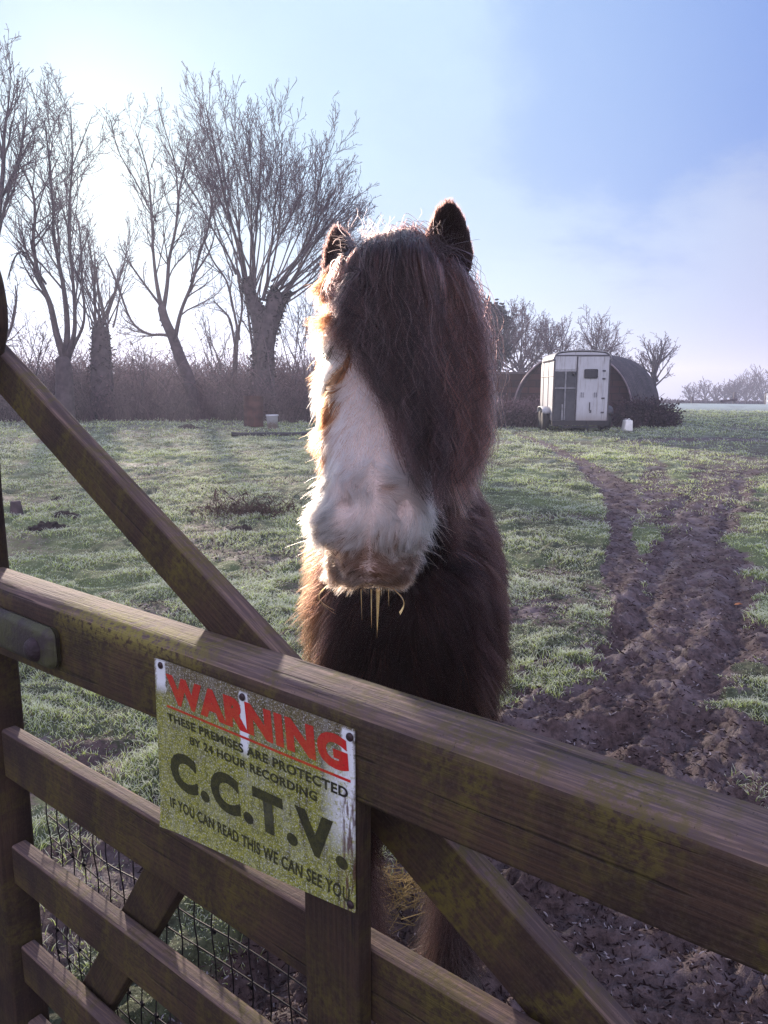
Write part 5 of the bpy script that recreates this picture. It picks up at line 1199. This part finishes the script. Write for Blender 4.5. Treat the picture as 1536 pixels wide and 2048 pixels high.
def mk_small():
    # oil drum
    X, Y = (512 - 768) / 1500 * 22.3, 22.0; z = H(X, Y)
    t = MT("rusty_drum_steel"); v = t.coord(); a = t.noise(v, 5, 6, .65); b = t.noise(t.coord('Object', (7, 7, 1)), 2, 4, .6); t.color(t.mix(t.mr(b, .5, .7, 0, .6), t.mix(t.mr(a, .35, .65), (.042, .014, .015), (.085, .032, .028)), (.03, .018, .021))); t.set(.75, .3, .2)
    g = empty("oil_drum", (X, Y, z), "rusty dark red oil drum standing in the grass before the hedge", "drum"); g.rotation_euler = (R(1), R(1.5), 0)
    pr = [(.285, 0), (.295, .012), (.285, .03)]
    for zz in (.29, .59): pr += [(.283, zz - .03), (.298, zz), (.283, zz + .03)]
    pr += [(.283, .85), (.296, .868), (.290, .88), (.27, .88), (.265, .80), (.262, .05), (.0001, .045)]
    bm = bmesh.new(); lathe(bm, pr, 36); o = bm_obj("shell", bm, t.m, g, True); o.matrix_parent_inverse = Matrix()
    bm = bmesh.new(); lathe(bm, [(.258, .60), (.20, .63), (.12, .66), (.0001, .67)], 24); o = bm_obj("ash", bm, simple("burnt_rubbish", (.03, .026, .028), .9, 0, .4, 12, .6), g, True); o.matrix_parent_inverse = Matrix()
    # bucket
    X, Y = (549 - 768) / 1500 * 21.6, 21.3; z = H(X, Y); g = empty("bucket", (X, Y, z), "pale dirty plastic bucket beside the oil drum", "bucket")
    t = MT("scuffed_white_plastic"); v = t.coord(); sx = t.nd('ShaderNodeSeparateXYZ'); t.lk(v, sx.inputs[0]); n = t.noise(v, 14, 4, .6)
    t.color(t.mix(t.mr(t.math('ADD', sx.outputs[2], t.math('MULTIPLY', n, .25)), .40, .22), (.50, .50, .54), (.22, .17, .15))); t.set(.5, .4)
    bm = bmesh.new(); lathe(bm, [(.13, 0), (.14, .005), (.165, .36), (.178, .365), (.178, .40), (.166, .40), (.158, .36), (.134, .02), (.0001, .02)], 28); o = bm_obj("tub", bm, t.m, g, True); o.matrix_parent_inverse = Matrix()
    a = np.linspace(0, math.pi, 20); o = tubes("handle", [(np.stack([.172 * np.cos(a), -.06 * np.sin(a) - .03, .37 - .10 * np.sin(a)], 1), np.full(20, .004))], 6, simple("wire_handle", (.2, .2, .22), .4, .8), g); o.matrix_parent_inverse = Matrix()
    # grey block beside it
    # two black pipes
    pm = simple("black_pipe_plastic", (.018, .017, .024), .45, 0, .3, 10)
    def pipe(x0, y0, x1, y1, r, lab):
        P0 = np.array([(x0 - 768) / 1500 * y0, y0]); P1 = np.array([(x1 - 768) / 1500 * y1, y1]); s = np.linspace(0, 1, 24)[:, None]; P = P0 + (P1 - P0) * s; zz = ground(P[:, 0], P[:, 1], False) + r + .015
        V = np.stack([P[:, 0], P[:, 1], zz], 1); g = empty("pipe", tuple(V[0]), lab, "pipe", "pipes on the grass")
        tubes("tube", [(V, np.full(24, r))], 12, pm, g); d = V[1] - V[0]; d = d / np.linalg.norm(d)
        tubes("collar", [(np.stack([V[0] + d * .0, V[0] + d * .12]), np.full(2, r * 1.22))], 12, pm, g)
    pipe(464, 18.6, 640, 19.5, .045, "longer black pipe lying across the grass in front of the drum"); pipe(532, 19.15, 648, 19.9, .030, "thinner black pipe lying just behind the longer one")
    # white container by the horsebox
    X, Y = (1243 - 768) / 1500 * 22.6, 22.2; z = H(X, Y); g = empty("jerrycan", (X, Y, z), "white plastic jerrycan standing on the grass right of the horsebox", "jerrycan"); g.rotation_euler = (0, R(3), R(14))
    wm = simple("white_polythene", (.78, .78, .76), .45, 0, .08, 9)
    bm = bmesh.new(); box(bm, -.145, .145, -.10, .10, 0, .33, .03, 3)
    for v_ in bm.verts:
        if v_.co.z > .28: v_.co.x *= .8
    o = bm_obj("can", bm, wm, g, True); o.matrix_parent_inverse = Matrix()
    bm = bmesh.new(); lathe(bm, [(.03, 0), (.032, .005), (.032, .04), (.028, .045), (.0001, .046)], 16, Matrix.Translation((-.07, 0, .325))); o = bm_obj("cap", bm, simple("grey_cap", (.3, .3, .32), .5), g, True); o.matrix_parent_inverse = Matrix()
    a = np.linspace(0, 1, 12); o = tubes("handle", [(np.stack([.10 * a - .015, a * 0, .325 + .045 * np.sin(a * math.pi)], 1), np.full(12, .012))], 8, wm, g); o.matrix_parent_inverse = Matrix()
    # slab by the brambles
    # fence posts in the far field, and a white rail panel at the edge
    fm = simple("grey_fence_post", (.10, .085, .092), .85, 0, .3, 6, .4)
    for px, yy, hgt, lab in ((1378, 64, .62, "short far fence post left of the others"), (1461, 62, 1.0, "tallest far fence post in the frosty field"), (1524, 60, .98, "far fence post nearest the white rails")):
        X = (px - 768) / 1500 * yy; z = H(X, yy); bm = bmesh.new(); box(bm, -.09, .09, -.09, .09, -.1, hgt, .02); bmesh.ops.subdivide_edges(bm, edges=[e for e in bm.edges if e.calc_length() > .3], cuts=4)
        for v_ in bm.verts: v_.co.x += .02 * math.sin(v_.co.z * 4 + px); v_.co.x *= 1 - .15 * v_.co.z
        o = bm_obj("fence_post", bm, fm); o.location = (X, yy, z); tag(o, lab, "post", "fence posts in the far field")
    wp = simple("white_fence_paint", (.62, .64, .68), .6, 0, .15, 5); g = empty("rail_fence", ((1560 - 768) / 1500 * 50, 50, H(26, 50)), "white painted rail fence at the right edge of the field", "fence")
    pts = [(1523, 60.5), (1536, 54), (1560, 46), (1600, 38)]; W_ = [((a - 768) / 1500 * b, b) for a, b in pts]
    for (x0, y0), (x1, y1) in zip(W_, W_[1:]):
        for zr in (.35, .68):
            L = math.hypot(x1 - x0, y1 - y0); bm = bmesh.new(); box(bm, 0, L, -.02, .02, -.05, .05, .006); o = bm_obj("rail", bm, wp, g); o.matrix_parent_inverse = Matrix.Translation(-g.location); o.location = (x0, y0, H(x0, y0) + zr); o.rotation_euler = (0, 0, math.atan2(y1 - y0, x1 - x0))
    for k in range(11):
        s = k / 10 * 3; i = min(int(s), 2); f = s - i; x = W_[i][0] * (1 - f) + W_[i + 1][0] * f; y = W_[i][1] * (1 - f) + W_[i + 1][1] * f
        bm = bmesh.new(); box(bm, -.05, .05, -.05, .05, -.1, .85, .01); o = bm_obj("post", bm, wp, g); o.matrix_parent_inverse = Matrix.Translation(-g.location); o.location = (x, y + .06, H(x, y))
    # a dark log in the far field
    X, Y = (1450 - 768) / 1500 * 57, 57; z = H(X, Y); s = np.linspace(0, 1, 12); V = np.stack([X - .55 + 1.1 * s, Y + .1 * np.sin(s * 5), z + .18 + .14 * s], 1); o = tubes("log", [(V, .10 + .03 * np.sin(s * 9))], 10, BARK); tag(o, "dark fallen log lying in the far frosty field", "log")
    # dark stump at the left by the gate stile
    X, Y = -4.33, 8.7; z = H(X, Y); bm = bmesh.new(); lathe(bm, [(.075, -.05), (.07, .03), (.06, .10), (.057, .14), (.045, .15), (.0001, .145)], 18)
    for v_ in bm.verts: a = math.atan2(v_.co.y, v_.co.x); v_.co.x *= 1 + .12 * math.sin(3 * a); v_.co.y *= 1 + .1 * math.cos(2 * a)
    o = bm_obj("stump", bm, BARK, None, True); o.location = (X, Y, z); tag(o, "short dark stump beside the gate's hanging stile", "stump")
    # molehills
    mm = MT("fresh_molehill_soil"); v = mm.coord(); n = mm.noise(v, 30, 5, .7); mm.color(mm.mix(n, (.014, .010, .010), (.06, .042, .04))); mm.set(.9, .2); mm.bump(n, .9, .03)
    for k, (px, py, r, lab) in enumerate(((482, 1056, .085, "small dark molehill below the dead bramble tuft"), (122, 1034, .15, "widest dark molehill, behind the gate's brace"), (97, 1054, .14, "dark molehill just in front of the widest one"), (1132, 1108, .06, "small dark molehill in the grass right of the pony"), (118, 997, .07, "smallest dark molehill, far behind the gate's brace"), (375, 856, .22, "low dark clod with a twig near the hedge"))):
        rr = ray(px, py); kk = -EYE / rr[2]; P = CAM + rr * kk; 
        for _ in range(3): kk = (H(P[0], P[1]) - EYE) / rr[2]; P = CAM + rr * kk
        m_, n_ = 14, 28; V = []
        for i in range(m_):
            q = i / (m_ - 1)
            for j in range(n_):
                a = 2 * math.pi * j / n_; V.append((q * r * math.cos(a) * 1.5, q * r * math.sin(a) * 1.1, .42 * r * (1 - q * q) ** 1.3 - .01))
        V = np.array(V); nz_ = (fbm(V * 26 + k * 9, 31, 4) - .5); V[:, 2] += nz_ * r * .75; V[:, :2] *= 1 + nz_[:, None] * .5
        F = [(i * n_ + j, i * n_ + (j + 1) % n_, (i + 1) * n_ + (j + 1) % n_, (i + 1) * n_ + j) for i in range(m_ - 1) for j in range(n_)]
        o = mesh_obj("molehill", V, F, mm.m); o.location = tuple(P); tag(o, lab, "molehill", "molehills in the pasture")
    # straw at the pony's feet
    rng = np.random.default_rng(31)
    n = 420; c = rng.integers(0, 2, n); cx = np.array([.045, .07])[c]; cyy = np.array([2.05, 1.60])[c]; x = cx + rng.normal(0, .05, n); y = cyy + rng.normal(0, .06, n); z = ground(x, y) + rng.uniform(.0, .05, n)
    a = rng.uniform(0, 6.28, n); L = rng.uniform(.03, .09, n); s = np.linspace(-.5, .5, 4)[None]; b = rng.normal(0, .3, n)
    pts = np.stack([x[:, None] + np.cos(a)[:, None] * L[:, None] * s, y[:, None] + np.sin(a)[:, None] * L[:, None] * s, z[:, None] + b[:, None] * L[:, None] * s + .01], -1)
    o = hair_obj("straw", pts, np.full((n, 4), .0011), strand_mat("pale_straw", trans=.2), None, np.array([.42, .31, .14]) * rng.uniform(.5, 1.2, n)[:, None]); tag(o, "wisps of pale straw trodden around the pony's front feet", "straw", kind='stuff')
    # one orange leaf on the mud
    bm = bmesh.new(); v = [bm.verts.new(p) for p in ((-.03, 0, .0), (-.012, .016, .008), (.012, .018, .012), (.034, 0, .004), (.012, -.017, .014), (-.012, -.016, .006))]; bm.faces.new(v)
    o = bm_obj("fallen_leaf", bm, simple("orange_leaf", (.45, .17, .06), .6)); P = (2.52, 5.15); o.location = (P[0], P[1], float(ground(*P)[0]) + .012); tag(o, "single orange fallen leaf on the muddy track", "leaf")
mk_small()
